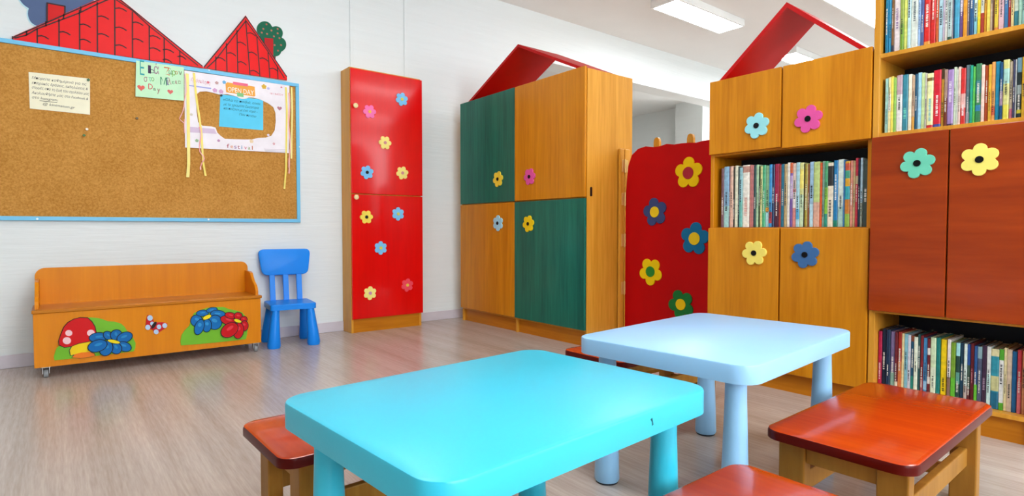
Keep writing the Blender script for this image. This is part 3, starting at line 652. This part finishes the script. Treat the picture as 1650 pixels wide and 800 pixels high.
obj('cloud_panel', slab(fr_, [rw(*q) for q in blob(ccirc)], 0.003, 0.0055, 0.0005), paint('55688e', 0.6), cl)

# ------------------------------------------------------------------ rolling toy bench
BY0, BY1 = 4.10, 4.42
bx0, bx1 = -0.11, 1.075
t = thing('toy_bench', (0.48, 4.26, 0), 0, 'orange wooden storage bench on casters with painted mushroom and flowers', 'bench')
b = B(); z0, z1 = 0.062, 0.362
box(b, bx0, bx1, BY0, BY0 + 0.018, z0, z1, 0.001, 1); box(b, bx0, bx1, BY1 - 0.018, BY1, z0, z1)
box(b, bx0, bx0 + 0.018, BY0 + 0.018, BY1 - 0.018, z0, z1); box(b, bx1 - 0.018, bx1, BY0 + 0.018, BY1 - 0.018, z0, z1); box(b, bx0 + 0.018, bx1 - 0.018, BY0 + 0.018, BY1 - 0.018, z0, z0 + 0.018)
obj('box_body', b, BENCHW, t)
obj('lid', bx(bx0 - 0.006, bx1 + 0.008, BY0 - 0.008, BY1 - 0.019, z1 + 0.001, z1 + 0.021, 0.004), OAKX, t)
bp = []
for k in range(9):
    a = math.radians(90 * k / 8); bp.append((bx1 - 0.05 + 0.045 * math.sin(math.radians(90) - a), 0.555 + 0.045 * math.cos(math.radians(90) - a)))
bp = [(bx1 - 0.005, z1)] + bp
for k in range(9):
    a = math.radians(90 * k / 8); bp.append((bx0 + 0.055 - 0.05 * math.sin(a), 0.55 + 0.05 * math.cos(a)))
bp += [(bx0 + 0.005, z1)]
obj('backrest', slab(wallfr(BY1 - 0.019), bp, -0.018, 0.0, 0.002), BENCHW, t)
arm = [(BY1 - 0.02, 0.384), (BY0 + 0.02, 0.384), (BY0 + 0.02, 0.41), (BY0 + 0.028, 0.43), (BY0 + 0.05, 0.45), (BY0 + 0.075, 0.462), (BY0 + 0.1, 0.475), (BY0 + 0.13, 0.50), (BY0 + 0.155, 0.527), (BY0 + 0.19, 0.535), (BY1 - 0.02, 0.537)]
for x in (bx0 + 0.008, bx1 - 0.026):
    obj('side_arm', slab(Fr((x, 0, 0), (0, 1, 0), (0, 0, 1), (1, 0, 0)), arm, 0, 0.018, 0.002), BENCHW, t)
for (x, y) in ((bx0 + 0.05, BY0 + 0.03), (bx1 - 0.03, BY0 + 0.03), (bx0 + 0.05, BY1 - 0.05), (bx1 - 0.03, BY1 - 0.05)):
    bm = B(); box(bm, x - 0.02, x + 0.02, y - 0.018, y + 0.018, 0.057, 0.0615); box(bm, x - 0.017, x - 0.013, y - 0.014, y + 0.014, 0.022, 0.057, 0.001, 1); box(bm, x + 0.013, x + 0.017, y - 0.014, y + 0.014, 0.022, 0.057, 0.001, 1)
    cs = obj('caster', bm, CHROME, t)
    bm = B(); tube(bm, [(x - 0.011, y, 0.022), (x - 0.009, y, 0.022), (x + 0.009, y, 0.022), (x + 0.011, y, 0.022)], [0.018, 0.022, 0.022, 0.018], 18); obj('wheel', bm, paint('8c9092', 0.4), cs, smooth=True)
fb = wallfr(BY0)
def bw(x, y): p = px_y(x, y, BY0); return (p.x, p.z)
def layer(name, pts, t0, th, col, parent, out=None, outcol='10222e'):
    """flat painted piece with a dark painted rim"""
    if out:
        cx = sum(p[0] for p in pts) / len(pts); cz = sum(p[1] for p in pts) / len(pts)
        big = []
        for (a, c) in pts:
            d = Vector((a - cx, c - cz)); l = d.length; k = (l + out) / l; big.append((cx + d.x * k, cz + d.y * k))
        o = obj(name, slab(fb, big, t0, t0 + th * 0.6), paint(outcol, 0.4), parent)
        obj(name + '_face', slab(fb, pts, t0 + th * 0.6, t0 + th), paint(col, 0.35), parent)
        return o
    return obj(name, slab(fb, pts, t0, t0 + th, 0.0008), paint(col, 0.35), parent)
S2x = 200 / 762
def q2(pts): return [bw(40 + a * S2x, 410 + b_ * S2x) for a, b_ in pts]
hill = layer('green_hill', q2([(182, 652), (178, 630), (186, 600), (196, 575), (215, 560), (235, 540), (320, 400), (400, 388), (450, 392), (480, 400), (510, 412), (550, 414), (590, 426), (612, 445), (628, 470), (640, 485), (665, 515), (680, 545), (678, 575), (668, 596), (560, 610), (430, 625)]), 0, 0.006, '72b62c', t)
layer('mushroom_stem', q2([(282, 620), (276, 590), (290, 565), (310, 548), (360, 538), (400, 536), (425, 545), (420, 600), (380, 600), (330, 610)]), 0.006, 0.0015, 'f0cc18', hill, 0.004)
layer('mushroom_base', q2([(290, 632), (310, 612), (350, 602), (400, 600), (425, 610), (430, 622), (400, 630), (340, 638)]), 0.006, 0.0022, 'e87820', hill, 0.003)
layer('mushroom_cap', q2([(212, 555), (210, 530), (222, 495), (240, 450), (265, 420), (300, 400), (340, 390), (385, 392), (410, 415), (428, 445), (436, 480), (434, 510), (415, 530), (380, 536), (330, 545), (280, 565), (245, 570)]), 0.0076, 0.002, 'cc0c12', hill, 0.004, '22060a')
for (x, y, r) in ((270, 483, 22), (258, 530, 26), (405, 483, 24)):
    layer('mushroom_spot', q2(circ(x, y, r, 16, r * 0.85)), 0.0096, 0.001, 'f0c4c8', hill)
def painted_flower(q, cx, cy, petals, col, hi, mid, par, t0):
    st_ = 0.0008
    for i, (x, y, rx, ry, ro) in enumerate(petals):
        layer('painted_petal', q(circ(cx + (x - cx) * 0.95, cy + (y - cy) * 0.95, rx * 1.12, 20, ry * 1.12, ro)), t0 + i * st_, st_, col, par, 0.0045, '0a1420')
        layer('petal_highlight', q(circ(cx + (x - cx) * 0.9, y + (cy - y) * 0.1 - ry * 0.25, rx * 0.5, 14, ry * 0.3, ro)), t0 + (i + 1) * st_ - 0.0001, 0.0003, hi, par)
    layer('flower_middle', q(circ(cx, cy, mid[0], 16, mid[1], mid[2])), t0 + len(petals) * st_, 0.0015, 'ecd818', par, 0.003, '2a2410')
painted_flower(q2, 545, 534, [(445, 508, 48, 24, -0.1), (508, 496, 25, 20, 0.6), (560, 492, 26, 30, 1.2), (615, 508, 42, 26, -0.35), (612, 567, 38, 24, 0.3), (560, 578, 30, 28, 0.9), (495, 578, 34, 40, 0.5), (440, 562, 52, 30, -0.3)], '0a66ac', '2484c0', (38, 10, 0.2), hill, 0.0106)
S3 = 0.25
def q3(pts): return [bw(230 + a * S3, 410 + b_ * S3) for a, b_ in pts]
hill2 = layer('green_hill', q3([(246, 588), (242, 560), (250, 520), (270, 490), (300, 460), (310, 420), (330, 380), (370, 360), (420, 345), (470, 340), (520, 340), (560, 355), (600, 362), (640, 375), (668, 410), (678, 460), (672, 510), (664, 548), (500, 566), (400, 576)]), 0, 0.006, '72b62c', t)
painted_flower(q3, 412, 405, [(342, 430, 32, 32, 0.4), (382, 378, 34, 16, -0.1), (445, 357, 30, 13, -0.2), (488, 386, 42, 22, 0.1), (466, 440, 38, 40, 0.4), (412, 462, 24, 36, 0.1), (360, 472, 24, 44, 0.35)], '0a6ab0', '2e90cc', (28, 12, -0.4), hill2, 0.0061)
painted_flower(q3, 608, 428, [(545, 426, 44, 24, 0.3), (560, 392, 30, 16, 0.2), (612, 396, 22, 20, 0.1), (650, 418, 18, 16, 0.2), (654, 462, 20, 28, 0.1), (614, 495, 28, 44, 0.15), (553, 490, 52, 36, -0.6)], 'c40a16', 'dc3842', (24, 10, 0.3), hill2, 0.0118)
bf = layer('butterfly', q3([(22, 420), (30, 392), (50, 395), (66, 420), (74, 440), (90, 440), (130, 438), (158, 445), (158, 462), (140, 480), (110, 500), (90, 515), (72, 510), (66, 490), (50, 482), (24, 486), (14, 470), (20, 450)]), 0, 0.005, 'c01420', t)
for (x, y, r) in ((46, 411, 18), (32, 471, 17), (60, 447, 13), (104, 468, 15), (141, 460, 16), (86, 500, 16)):
    layer('butterfly_spot', q3(circ(x, y, r, 14)), 0.005, 0.002, 'b4d0ec', bf)
layer('butterfly_body', q3(circ(72, 456, 11, 14, 26, 0.6)), 0.005, 0.004, '181014', bf)

# ------------------------------------------------------------------ small blue chair
t = thing('child_chair', (1.325, 4.285, 0), math.radians(-7), 'small bright blue plastic child chair beside the storage bench', 'chair')
zfr = lambda z: Fr((0, 0, z), (1, 0, 0), (0, 1, 0), (0, 0, 1))
obj('seat', slab(zfr(0.262), rrect(-0.155, 0.155, -0.155, 0.155, 0.022), 0, 0.04, 0.006), CHAIRB, t, local=True)
for sx in (-1, 1):
    for sy in (-1, 1):
        x, y = sx * 0.13, sy * 0.14 if sy < 0 else 0.135
        bm = B(); tube(bm, [(x * 0.9, y * 0.9, 0.262), (x * 0.94, y * 0.94, 0.2), (x, y, 0.1), (x * 1.03, y * 1.03, 0.018), (x * 1.03, y * 1.03, 0.0)], [0.026, 0.030, 0.038, 0.045, 0.040], 18)
        obj('leg', bm, CHAIRB, t, local=True, smooth=True)
bk = Fr((0, 0.128, 0.30), (1, 0, 0), (0, 0.16, 0.987), (0, -0.987, 0.16))
for x in (-0.095, 0, 0.095):
    obj('back_slat', slab(bk, [(x - 0.019, 0.0), (x + 0.019, 0.0), (x + 0.019, 0.21), (x - 0.019, 0.21)], -0.012, 0.010, 0.003), CHAIRB, t, local=True)
bpts = []
prof = [(0.142, 0.185, 0.03), (0.19, 0.365, 0.04)]
def rtrap(wb, wt, b0, b1, r, n=6):
    P = [(wb, b0), (wt, b1), (-wt, b1), (-wb, b0)]; out = []
    for i in range(4):
        p0, p, p1 = Vector(P[i - 1]), Vector(P[i]), Vector(P[(i + 1) % 4])
        d0 = (p0 - p).normalized() * r; d1 = (p1 - p).normalized() * r
        for k in range(n + 1):
            s = k / n; q = (p + d0) * (1 - s) ** 2 + p * 2 * s * (1 - s) + (p + d1) * s ** 2; out.append((q.x, q.y))
    return out
obj('backrest', slab(bk, rtrap(0.162, 0.188, 0.19, 0.385, 0.045), -0.016, 0.014, 0.008), CHAIRB, t, local=True, smooth=True)

# ------------------------------------------------------------------ child tables
def table(loc, rz, wd, dp, mat, label, inset=0.078):
    t = thing('child_table', (loc[0], loc[1], 0), rz, label, 'table', 'low plastic tables')
    obj('tabletop', slab(zfr(0.428), rrect(-wd / 2, wd / 2, -dp / 2, dp / 2, 0.06, 8), 0, 0.052, 0.006), mat, t, local=True, smooth=True)
    for sx in (-1, 1):
        for sy in (-1, 1):
            x, y = sx * (wd / 2 - inset), sy * (dp / 2 - inset)
            bm = B(); tube(bm, [(x, y, 0.428), (x, y, 0.36), (x, y, 0.2), (x, y, 0.08), (x, y, 0.012), (x, y, 0.006)], [0.028, 0.029, 0.034, 0.039, 0.041, 0.038], 24)
            lg = obj('leg', bm, mat, t, local=True, smooth=True)
            bm = B(); tube(bm, [(x, y, 0.006), (x, y, 0.0)], 0.036, 20); obj('foot_pad', bm, RUBBER, lg, local=True)
    return t
tb1 = table((0.745, 0.975), 0.073, 0.749, 0.574, TURQ, 'turquoise plastic child table in the foreground')
nick = slab(Fr((0, -0.574 / 2, 0), (1, 0, 0), (0, 0, 1), (0, -1, 0)), [(0.128, 0.462), (0.134, 0.464), (0.138, 0.45), (0.134, 0.448), (0.133, 0.456)], -0.001, 0.0004)
obj('scratch', nick, paint('14606c', 0.7), tb1, local=True)
table((1.748, 1.084), 0.082, 0.805, 0.591, PALEB, 'pale blue plastic child table behind the turquoise one')

# ------------------------------------------------------------------ low wooden benches with red seats
def bench(loc, rz, L, Wd, label, apron_long):
    t = thing('low_bench', (loc[0], loc[1], 0), rz, label, 'bench', 'low red-topped wooden benches around the tables')
    bm = slab(zfr(0.274), rrect(-L / 2, L / 2, -Wd / 2, Wd / 2, 0.045, 8), 0, 0.026, 0.009)
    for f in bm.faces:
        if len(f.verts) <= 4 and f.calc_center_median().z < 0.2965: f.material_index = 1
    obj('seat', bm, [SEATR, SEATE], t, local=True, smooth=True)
    lx, ly = L / 2 - 0.068, Wd / 2 - 0.058
    for sx in (-1, 1):
        for sy in (-1, 1): obj('leg', bx(sx * lx - 0.02, sx * lx + 0.02, sy * ly - 0.034, sy * ly + 0.034, 0, 0.272, 0.004), LEGW, t, local=True)
        obj('end_apron', bx(sx * lx - 0.011, sx * lx + 0.011, -ly + 0.034, ly - 0.034, 0.215, 0.271, 0.002, 1), LEGW, t, local=True)
        obj('end_stretcher', bx(sx * lx - 0.011, sx * lx + 0.011, -ly + 0.034, ly - 0.034, 0.06, 0.10, 0.002, 1), LEGW, t, local=True)
    for sy in (-1, 1):
        obj('side_rail', bx(-lx + 0.02, lx - 0.02, sy * ly - 0.011, sy * ly + 0.011, 0.115, 0.17, 0.003), LEGW, t, local=True)
        if apron_long: obj('side_apron', bx(-lx + 0.02, lx - 0.02, sy * ly - 0.010, sy * ly + 0.010, 0.222, 0.271, 0.002, 1), LEGW, t, local=True)
    return t
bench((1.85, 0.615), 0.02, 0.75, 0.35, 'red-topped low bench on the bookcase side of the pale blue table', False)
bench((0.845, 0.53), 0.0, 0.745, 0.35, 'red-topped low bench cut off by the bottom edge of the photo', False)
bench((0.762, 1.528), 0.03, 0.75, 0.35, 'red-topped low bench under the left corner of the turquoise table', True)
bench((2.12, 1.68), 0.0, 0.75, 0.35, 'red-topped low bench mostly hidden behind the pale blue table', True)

# ------------------------------------------------------------------ books
ORD = ['first', 'second', 'third', 'fourth', 'fifth', 'sixth', 'seventh', 'eighth', 'ninth', 'tenth', 'eleventh', 'twelfth', 'thirteenth', 'fourteenth', 'fifteenth', 'sixteenth', 'seventeenth', 'eighteenth', 'nineteenth']
TENS = {2: ('twenty', 'twentieth'), 3: ('thirty', 'thirtieth'), 4: ('forty', 'fortieth'), 5: ('fifty', 'fiftieth')}
def ordinal(n):
    if n < 20: return ORD[n - 1]
    a, b_ = divmod(n, 10)
    return TENS[a][1] if b_ == 0 else TENS[a][0] + '-' + ORD[b_ - 1]
def mkbook(ya, yb, x0, z0, h, depth, col, bands, label, group, marks):
    """ya > yb; spine faces -X; bands = [(from, to, colour)] of height"""
    me = bmesh.new(); lay = me.loops.layers.float_color.new('Col')
    def quad(vs_, c):
        f = me.faces.new([me.verts.new(v) for v in vs_])
        for l in f.loops: l[lay] = c
    th = ya - yb; ym = (ya + yb) / 2; cv = min(0.0022, th * 0.2)
    cuts = sorted(set([0.0, 1.0] + [v for b_ in bands for v in b_[:2]]))
    xe = x0 + cv * 1.2
    for c0_, c1_ in zip(cuts[:-1], cuts[1:]):
        m = (c0_ + c1_) / 2; cc = col
        for b_ in bands:
            if b_[0] <= m <= b_[1]: cc = b_[2]
        ca = lin(cc); za, zb_ = z0 + h * c0_, z0 + h * c1_
        e = th * 0.18
        quad([(xe, ya, za), (x0, ya - e, za), (x0, ya - e, zb_), (xe, ya, zb_)], ca)
        quad([(x0, ya - e, za), (x0, yb + e, za), (x0, yb + e, zb_), (x0, ya - e, zb_)], ca)
        quad([(x0, yb + e, za), (xe, yb, za), (xe, yb, zb_), (x0, yb + e, zb_)], ca)
        for y in (ya, yb): quad([(xe, y, za), (x0 + depth, y, za), (x0 + depth, y, zb_), (xe, y, zb_)], ca)
    cl_ = lin(col)
    pgc = lin('d8ccb4'); zt_ = z0 + h
    for z in (z0, zt_):
        quad([(xe, ya, z), (x0, ya - th * 0.18, z), (x0, yb + th * 0.18, z), (xe, yb, z)], cl_)
        quad([(xe, ya, z), (x0 + depth, ya, z), (x0 + depth, ya - cv, z), (xe, ya - cv, z)], cl_)
        quad([(xe, yb, z), (x0 + depth, yb, z), (x0 + depth, yb + cv, z), (xe, yb + cv, z)], cl_)
        pz = z - 0.003 if z == zt_ else z + 0.003
        quad([(xe, ya - cv, pz), (x0 + depth, ya - cv, pz), (x0 + depth, yb + cv, pz), (xe, yb + cv, pz)], pgc)
    quad([(x0 + depth - 0.003, ya, z0), (x0 + depth - 0.003, yb, z0), (x0 + depth - 0.003, yb, zt_), (x0 + depth - 0.003, ya, zt_)], pgc)
    for (m0, m1, wf_, mc) in marks:      # spine lettering
        k = m0; mcol = lin(mc); hw = th * wf_ / 2
        while k < m1:
            step = random.uniform(0.012, 0.03)
            quad([(x0 - 0.0004, ym + hw * random.uniform(.6, 1), z0 + h * k), (x0 - 0.0004, ym - hw * random.uniform(.6, 1), z0 + h * k), (x0 - 0.0004, ym - hw, z0 + h * min(m1, k + step * 0.7)), (x0 - 0.0004, ym + hw, z0 + h * min(m1, k + step * 0.7))], mcol)
            k += step * random.choice((1, 1, 1, 1.5))
    c = Vector((x0 + depth / 2, ym, z0))
    for v in me.verts: v.co -= c
    md = bpy.data.meshes.new('book'); me.to_mesh(md); me.free(); md.materials.append(BOOKM)
    o = bpy.data.objects.new('book', md); C.objects.link(o); o.location = c
    return tag(o, label, 'book', group)
def lum(h): return sum(lin(h)[:3]) / 3
def row(items, place, group, z0, X, hfun, ymax, ymin, yref, depth):
    """items: (px0, px1, colour, colour name, bands) at picture height yref(px)"""
    last = ymax
    for i, it in enumerate(items):
        a, b_, col, cname = it[:4]; bands = list(it[4]) if len(it) > 4 and it[4] else []
        ya = min(px_x(a, yref(a), X).y, last - 0.0006); yb = max(px_x(b_, yref(b_), X).y, ymin)
        if ya - yb < 0.0035: yb = ya - 0.0035
        if yb < ymin - 1e-6: break
        last = yb
        h = hfun(i, len(items)) ; th = ya - yb
        bandsn = [(p, q, c) for p, q, c in bands]
        mk = []
        if th > 0.005 and not (len(it) > 5 and it[5] == 0):
            mc = '20242c' if lum(col) > 0.25 else 'e8e4d8'
            if len(it) > 5 and it[5]: mc = it[5]
            s = random.uniform(0.12, 0.45); mk = [(s, s + random.uniform(0.18, 0.42), random.uniform(0.28, 0.5), mc)]
        size = 'thin ' if th < 0.0095 else ('thick ' if th > 0.0185 else '')
        label = '%s%s book, %s from left %s' % (size, cname, ordinal(i + 1), place)
        mkbook(ya, yb, X + random.uniform(0, 0.006), z0, h, depth, col, bandsn, label, group, mk)
def seq(x0, s, lst): return [(x0 + a * s, x0 + b_ * s) + tuple(r) for (a, b_, *r) in lst]
T1 = seq(1415, 0.1187, [(85, 125, '0e7ea8', 'deep blue'), (125, 170, '35a8dc', 'sky blue'), (172, 200, '7a5220', 'brown', [(0, .12, '1c2440')]), (203, 285, 'ece0e0', 'pale pink', None, '8a6a9a'), (288, 335, '96aa46', 'olive green', [(0, .4, '78a428')]), (335, 385, 'e8ee7a', 'lemon yellow', None, 0), (385, 430, 'c0e4ea', 'pale cyan'), (430, 530, 'dde6da', 'pale sage', None, '5a6a70'), (530, 565, 'a4c6f0', 'light blue'), (565, 610, '54669c', 'slate blue'), (612, 695, 'dc1e16', 'bright red', [(0, .06, 'f0a040')], 'f4ece0'), (700, 770, 'd41c18', 'red', [(.9, 1, 'f0ece0')], 'f0e8d8'), (770, 808, 'cc5c22', 'orange brown'), (808, 868, 'b4dce6', 'pale aqua'), (868, 890, 'c6b6c8', 'lilac grey'), (890, 930, 'eef0e6', 'white', [(.62, 1, 'e8d040')]), (930, 990, 'b6ccc8', 'pale grey green', [(0, .06, '2c5a48')])]) \
   + seq(1530, 0.1, [(2, 32, 'd4c6cc', 'grey pink'), (35, 50, '184060', 'navy'), (50, 150, '46a6c8', 'bright blue', None, 0), (152, 205, '6c4c84', 'purple', [(.35, 1, 'b8b0c0')], 'f0eaf4'), (205, 270, 'ee9e16', 'orange', None, 0), (272, 310, '86767e', 'grey brown'), (312, 375, '125488', 'dark blue'), (380, 435, 'd6eee2', 'pale mint', [(0, .25, '8cd0e0')]), (435, 485, 'ecd62c', 'yellow', None, 0), (488, 540, 'd6d8c8', 'pale grey', [(0, .28, 'b03424')]), (540, 585, 'dea01e', 'ochre'), (585, 640, 'f2da5c', 'light yellow', None, 0), (640, 688, 'd8be9e', 'peach'), (690, 705, '64300f', 'dark brown'), (705, 770, 'e2c638', 'mustard yellow', [(0, .05, 'e08838')]), (775, 865, 'e8bcc2', 'rose pink', None, '5a4a50'), (870, 930, '3876a8', 'steel blue'), (932, 975, 'ae260e', 'brick red'), (975, 1025, 'eed692', 'cream'), (1025, 1100, 'c6d4c0', 'pale celadon', [(0, .2, '30808c')]), (1100, 1155, 'a6d4be', 'mint'), (1155, 1200, '9accc4', 'pale teal')])
T2 = seq(1415, 0.1375, [(66, 105, 'a4d8d0', 'aqua', None, '4a8a90'), (105, 135, 'ece4a8', 'cream yellow', [(.4, .7, 'f4f4ec')]), (135, 165, 'f0e05a', 'yellow', None, 0), (165, 198, '92c658', 'leaf green', None, 0), (200, 268, 'e4e0dc', 'white', [(.66, 1, 'c4a4ae')]), (270, 336, '34899c', 'teal', None, '7ee0c0'), (340, 380, 'f0ecd2', 'ivory', None, 0), (382, 414, 'c8a484', 'beige', [(0, .25, 'dea040')]), (415, 446, '185270', 'dark teal blue'), (448, 490, 'a4d8ee', 'pale sky blue', None, 0), (490, 530, 'cce4a0', 'pale green', None, 0), (530, 558, 'd6d2c8', 'pale grey'), (560, 634, 'eef0ae', 'pale yellow', [(0, .06, 'cc2430'), (.86, .92, '7a5a28')], '7ac0c8'), (636, 724, 'd61830', 'crimson', [(0, .06, '3c4c9c')], 'f8f0ee'), (726, 760, 'c4942c', 'gold', [(.82, 1, '4a3818')]), (762, 798, '76301e', 'rust brown', [(.5, 1, 'a88878')]), (800, 870, 'a484be', 'purple', [(0, .04, '3a2450')], 'e8dcf0')]) \
   + seq(1530, 0.1437, [(26, 60, 'cedcc2', 'pale sage'), (60, 84, 'f0f4ea', 'white', None, 0), (86, 110, 'e8cabc', 'blush'), (112, 166, 'd62c2a', 'red', [(.3, .55, 'e8b0a8')], 'f8ecea'), (170, 214, '5c747c', 'grey teal', [(0, .2, 'a0a0a8')]), (216, 245, '1ea484', 'sea green', None, 0), (246, 275, '66cc5a', 'bright green', None, 0), (277, 340, '368452', 'forest green', [(.5, .72, '1f7c86'), (.2, .3, '3484b0')]), (343, 378, 'f4d6c6', 'pale peach', None, 0), (380, 420, 'ae4616', 'rust'), (421, 455, 'e2b032', 'mustard'), (456, 495, 'eea65a', 'light orange', [(.1, .25, 'd06040')]), (496, 550, '168cb0', 'cerulean blue', None, 0), (551, 582, '124c7c', 'deep blue', [(.25, .5, 'a088a0')]), (586, 654, 'd8d684', 'yellow green', [(.6, .85, 'a8d8cc'), (0, .25, 'e4dc50')]), (656, 694, 'b6a68c', 'tan', [(0, .18, 'c06880')]), (696, 722, '444464', 'dark slate'), (724, 738, 'b6bcbc', 'pale silver'), (740, 792, '1c2c2c', 'black', [(.76, 1, '6a94a4'), (.4, .55, '9aa8a4'), (.08, .14, 'c8c030')]), (796, 834, 'd6a624', 'amber')])
MB = seq(1155, 0.1375, [(42, 74, '7c5c66', 'mauve brown'), (76, 134, '8cb8d4', 'light blue', [(0, .35, 'a4d4d0')]), (135, 149, '86667a', 'mauve'), (150, 184, 'e0b69e', 'peach'), (185, 204, '3c3a2e', 'charcoal'), (205, 239, 'e8e8ca', 'cream', None, 0), (240, 256, '263838', 'blackish green'), (257, 290, '8cbcc2', 'aqua', [(0, .45, '68b4a8')]), (291, 372, 'f0ecde', 'off-white', [(.88, .98, 'c09080')], 'd8a090'), (375, 399, 'c47a72', 'dusty pink', None, 0), (400, 424, 'dc8e8e', 'rose', None, 0), (426, 454, '1e4646', 'dark teal'), (455, 479, 'a4c89c', 'pale green'), (480, 500, '44583a', 'dark olive'), (501, 525, 'd0d28c', 'lime cream'), (526, 560, '4cae7c', 'jade green'), (561, 604, '8cba8c', 'soft green', [(0, .25, 'a8d8d8'), (.25, .32, 'e8a030')]), (605, 640, '3494d0', 'sky blue', [(.06, .24, 'a82838')]), (641, 668, '16345c', 'navy'), (670, 719, 'a02648', 'crimson', [(0, .4, '4a1430')]), (720, 742, '9e2e1e', 'red brown', None, 0), (743, 780, '24748e', 'teal'), (781, 814, 'b49c6c', 'tan'), (815, 844, 'eae6d8', 'white', None, 0)]) \
   + seq(1270, 0.1438, [(5, 40, '74549a', 'purple', [(.45, .8, 'b8a0c8'), (.84, 1, 'd06030')]), (41, 79, 'd88a82', 'salmon', [(.3, .55, 'f0e4dc'), (.6, 1, 'e0c8b8')]), (81, 119, 'a4d0da', 'pale blue', [(.12, .28, '4aa0c8')]), (121, 165, 'd4d68a', 'pale lime', [(.6, .9, 'f0e070'), (0, .5, 'c0d8b0')]), (166, 177, '2c1e0e', 'black'), (178, 210, 'a49438', 'olive'), (211, 227, '8a4a20', 'brown'), (229, 275, '9cc0da', 'powder blue', [(0, .35, 'b8dce8')]), (276, 344, 'bcd082', 'pale green', [(.0, .38, 'd8a890')], 0), (345, 371, 'e05e2c', 'orange', None, 0), (372, 399, '7c9e8c', 'grey green'), (400, 434, '8cc63c', 'lime green', [(0, .2, '28907c'), (.6, 1, '50a870')]), (436, 494, 'eadec4', 'cream', [(.64, .95, '2c2c2c')]), (496, 544, '1e7eb6', 'blue', [(0, .1, '188068')], 'f0f0f0'), (546, 609, 'd8e6da', 'pale ice', [(0, .3, 'a0c8c0')]), (611, 625, '3474b0', 'medium blue', None, 0), (626, 680, 'e0a828', 'rainbow', [(.86, .97, 'd05838'), (.74, .86, '48a080'), (.42, .62, '38a8b0'), (.2, .42, 'c87c28'), (0, .2, '90b848')], 0), (681, 714, 'e09680', 'coral', None, 'f8ece0'), (716, 739, 'c6ae7c', 'sand'), (740, 769, 'c63446', 'cherry red', [(.62, .74, 'c8b088')]), (771, 794, '1e2e46', 'dark navy'), (796, 824, 'b6d8e6', 'icy blue', [(0, .35, '98a898')]), (826, 884, '3c4c46', 'dark slate green')])
BB = seq(1405, 0.15, [(56, 106, 'b6164a', 'magenta red', None, 'f0d8e0'), (108, 150, '162640', 'navy'), (151, 195, '1a3250', 'dark blue'), (196, 245, '7c6c96', 'dusty purple', [(0, .3, '88b0a0')]), (246, 275, '6c1e26', 'maroon', [(0, .15, 'e0d8c0')]), (276, 315, 'a62e1e', 'brick red', [(0, .5, 'd87840')]), (316, 345, 'ecd8a0', 'cream', None, 0), (346, 380, '84bcca', 'light aqua'), (381, 414, 'd4d4de', 'pale lilac'), (416, 450, '1c5676', 'petrol blue', [(.9, 1, '8a4a30'), (0, .3, '2c9080')]), (451, 490, 'e4ecd6', 'off-white'), (491, 519, '2c5656', 'dark teal'), (520, 550, '7e262e', 'dark red', [(.0, .3, 'a05058')]), (551, 594, '4486b8', 'cornflower blue', [(.1, .25, '98c8e8')]), (596, 626, '6e2028', 'maroon and white', [(.72, .84, 'e0dcd4'), (.22, .34, 'e4dcd4')]), (630, 689, 'c8dcb4', 'pale green', [(0, .5, 'd8e4c8')]), (690, 732, '147c76', 'teal green', None, 0), (738, 800, 'f0ce0c', 'bright yellow', None, '404010')]) \
   + seq(1520, 0.1625, [(41, 74, 'e4dcd8', 'white', [(0, .38, '84685c')]), (76, 120, '749c2c', 'olive green', [(0, .4, '60b830')], 0), (124, 163, '26463e', 'dark green', [(.78, 1, 'a0dce0'), (.3, .5, '60a090')]), (165, 204, '183e56', 'dark petrol'), (206, 236, 'd8e8e0', 'pale mint', [(0, .3, 'c0b0a8')]), (238, 270, '24509a', 'royal blue', [(0, .25, '5c2028'), (.25, .65, '40584c')]), (271, 304, '5e1820', 'dark wine', None, 'd89098'), (306, 336, '2c568e', 'denim blue', [(0, .35, '68c038')]), (338, 384, '4c5670', 'slate', [(.8, 1, '88a8b0')]), (386, 428, '3c2640', 'dark plum', None, 'a890a8'), (431, 470, 'c8e6e2', 'ice blue', [(.55, 1, 'd8dcd8')]), (472, 552, '2c90a4', 'turquoise picture', [(.88, 1, 'd8d0a0'), (.3, .55, 'c8c890'), (0, .28, '106888')], 0), (554, 598, 'e4e8e4', 'white and green', [(.82, 1, '50a830'), (0, .12, '58b030')]), (600, 628, 'e4d8a4', 'pale cream'), (630, 680, 'd4bea4', 'beige'), (682, 730, '145e90', 'strong blue', None, 0), (736, 778, 'c83c4c', 'coral red', [(0, .5, 'd87078')]), (780, 812, 'd89468', 'apricot')])
random.seed(11)
row(T1, "on the tall bookcase's top shelf", 'books on the top shelf of the tall bookcase', 1.607, 2.905, lambda i, n: random.uniform(0.262, 0.31), 1.008, 0.481, lambda x: 90 - 0.2 * (x - 1420), 0.17)
row(T2, "on the shelf above the mahogany doors", 'books on the shelf above the mahogany doors', 1.257, 2.905, lambda i, n: 0.243 - 0.02 * i / n + random.uniform(-0.006, 0.008), 1.008, 0.481, lambda x: 219 - 0.11 * (x - 1417), 0.17)
row(MB, "in the niche of the house cabinet", 'books in the niche of the house cabinet', 0.841, 2.92, lambda i, n: 0.335 - 0.02 * min(1, i / n * 1.3) + random.uniform(-0.008, 0.006), 1.835, 1.06, lambda x: 350, 0.19)
row(BB, "on the tall bookcase's bottom shelf", 'books on the bottom shelf of the tall bookcase', 0.112, 2.92, lambda i, n: 0.262 - 0.02 * i / n + random.uniform(-0.008, 0.006), 1.008, 0.481, lambda x: 540 + 0.17 * (x - 1413), 0.18)
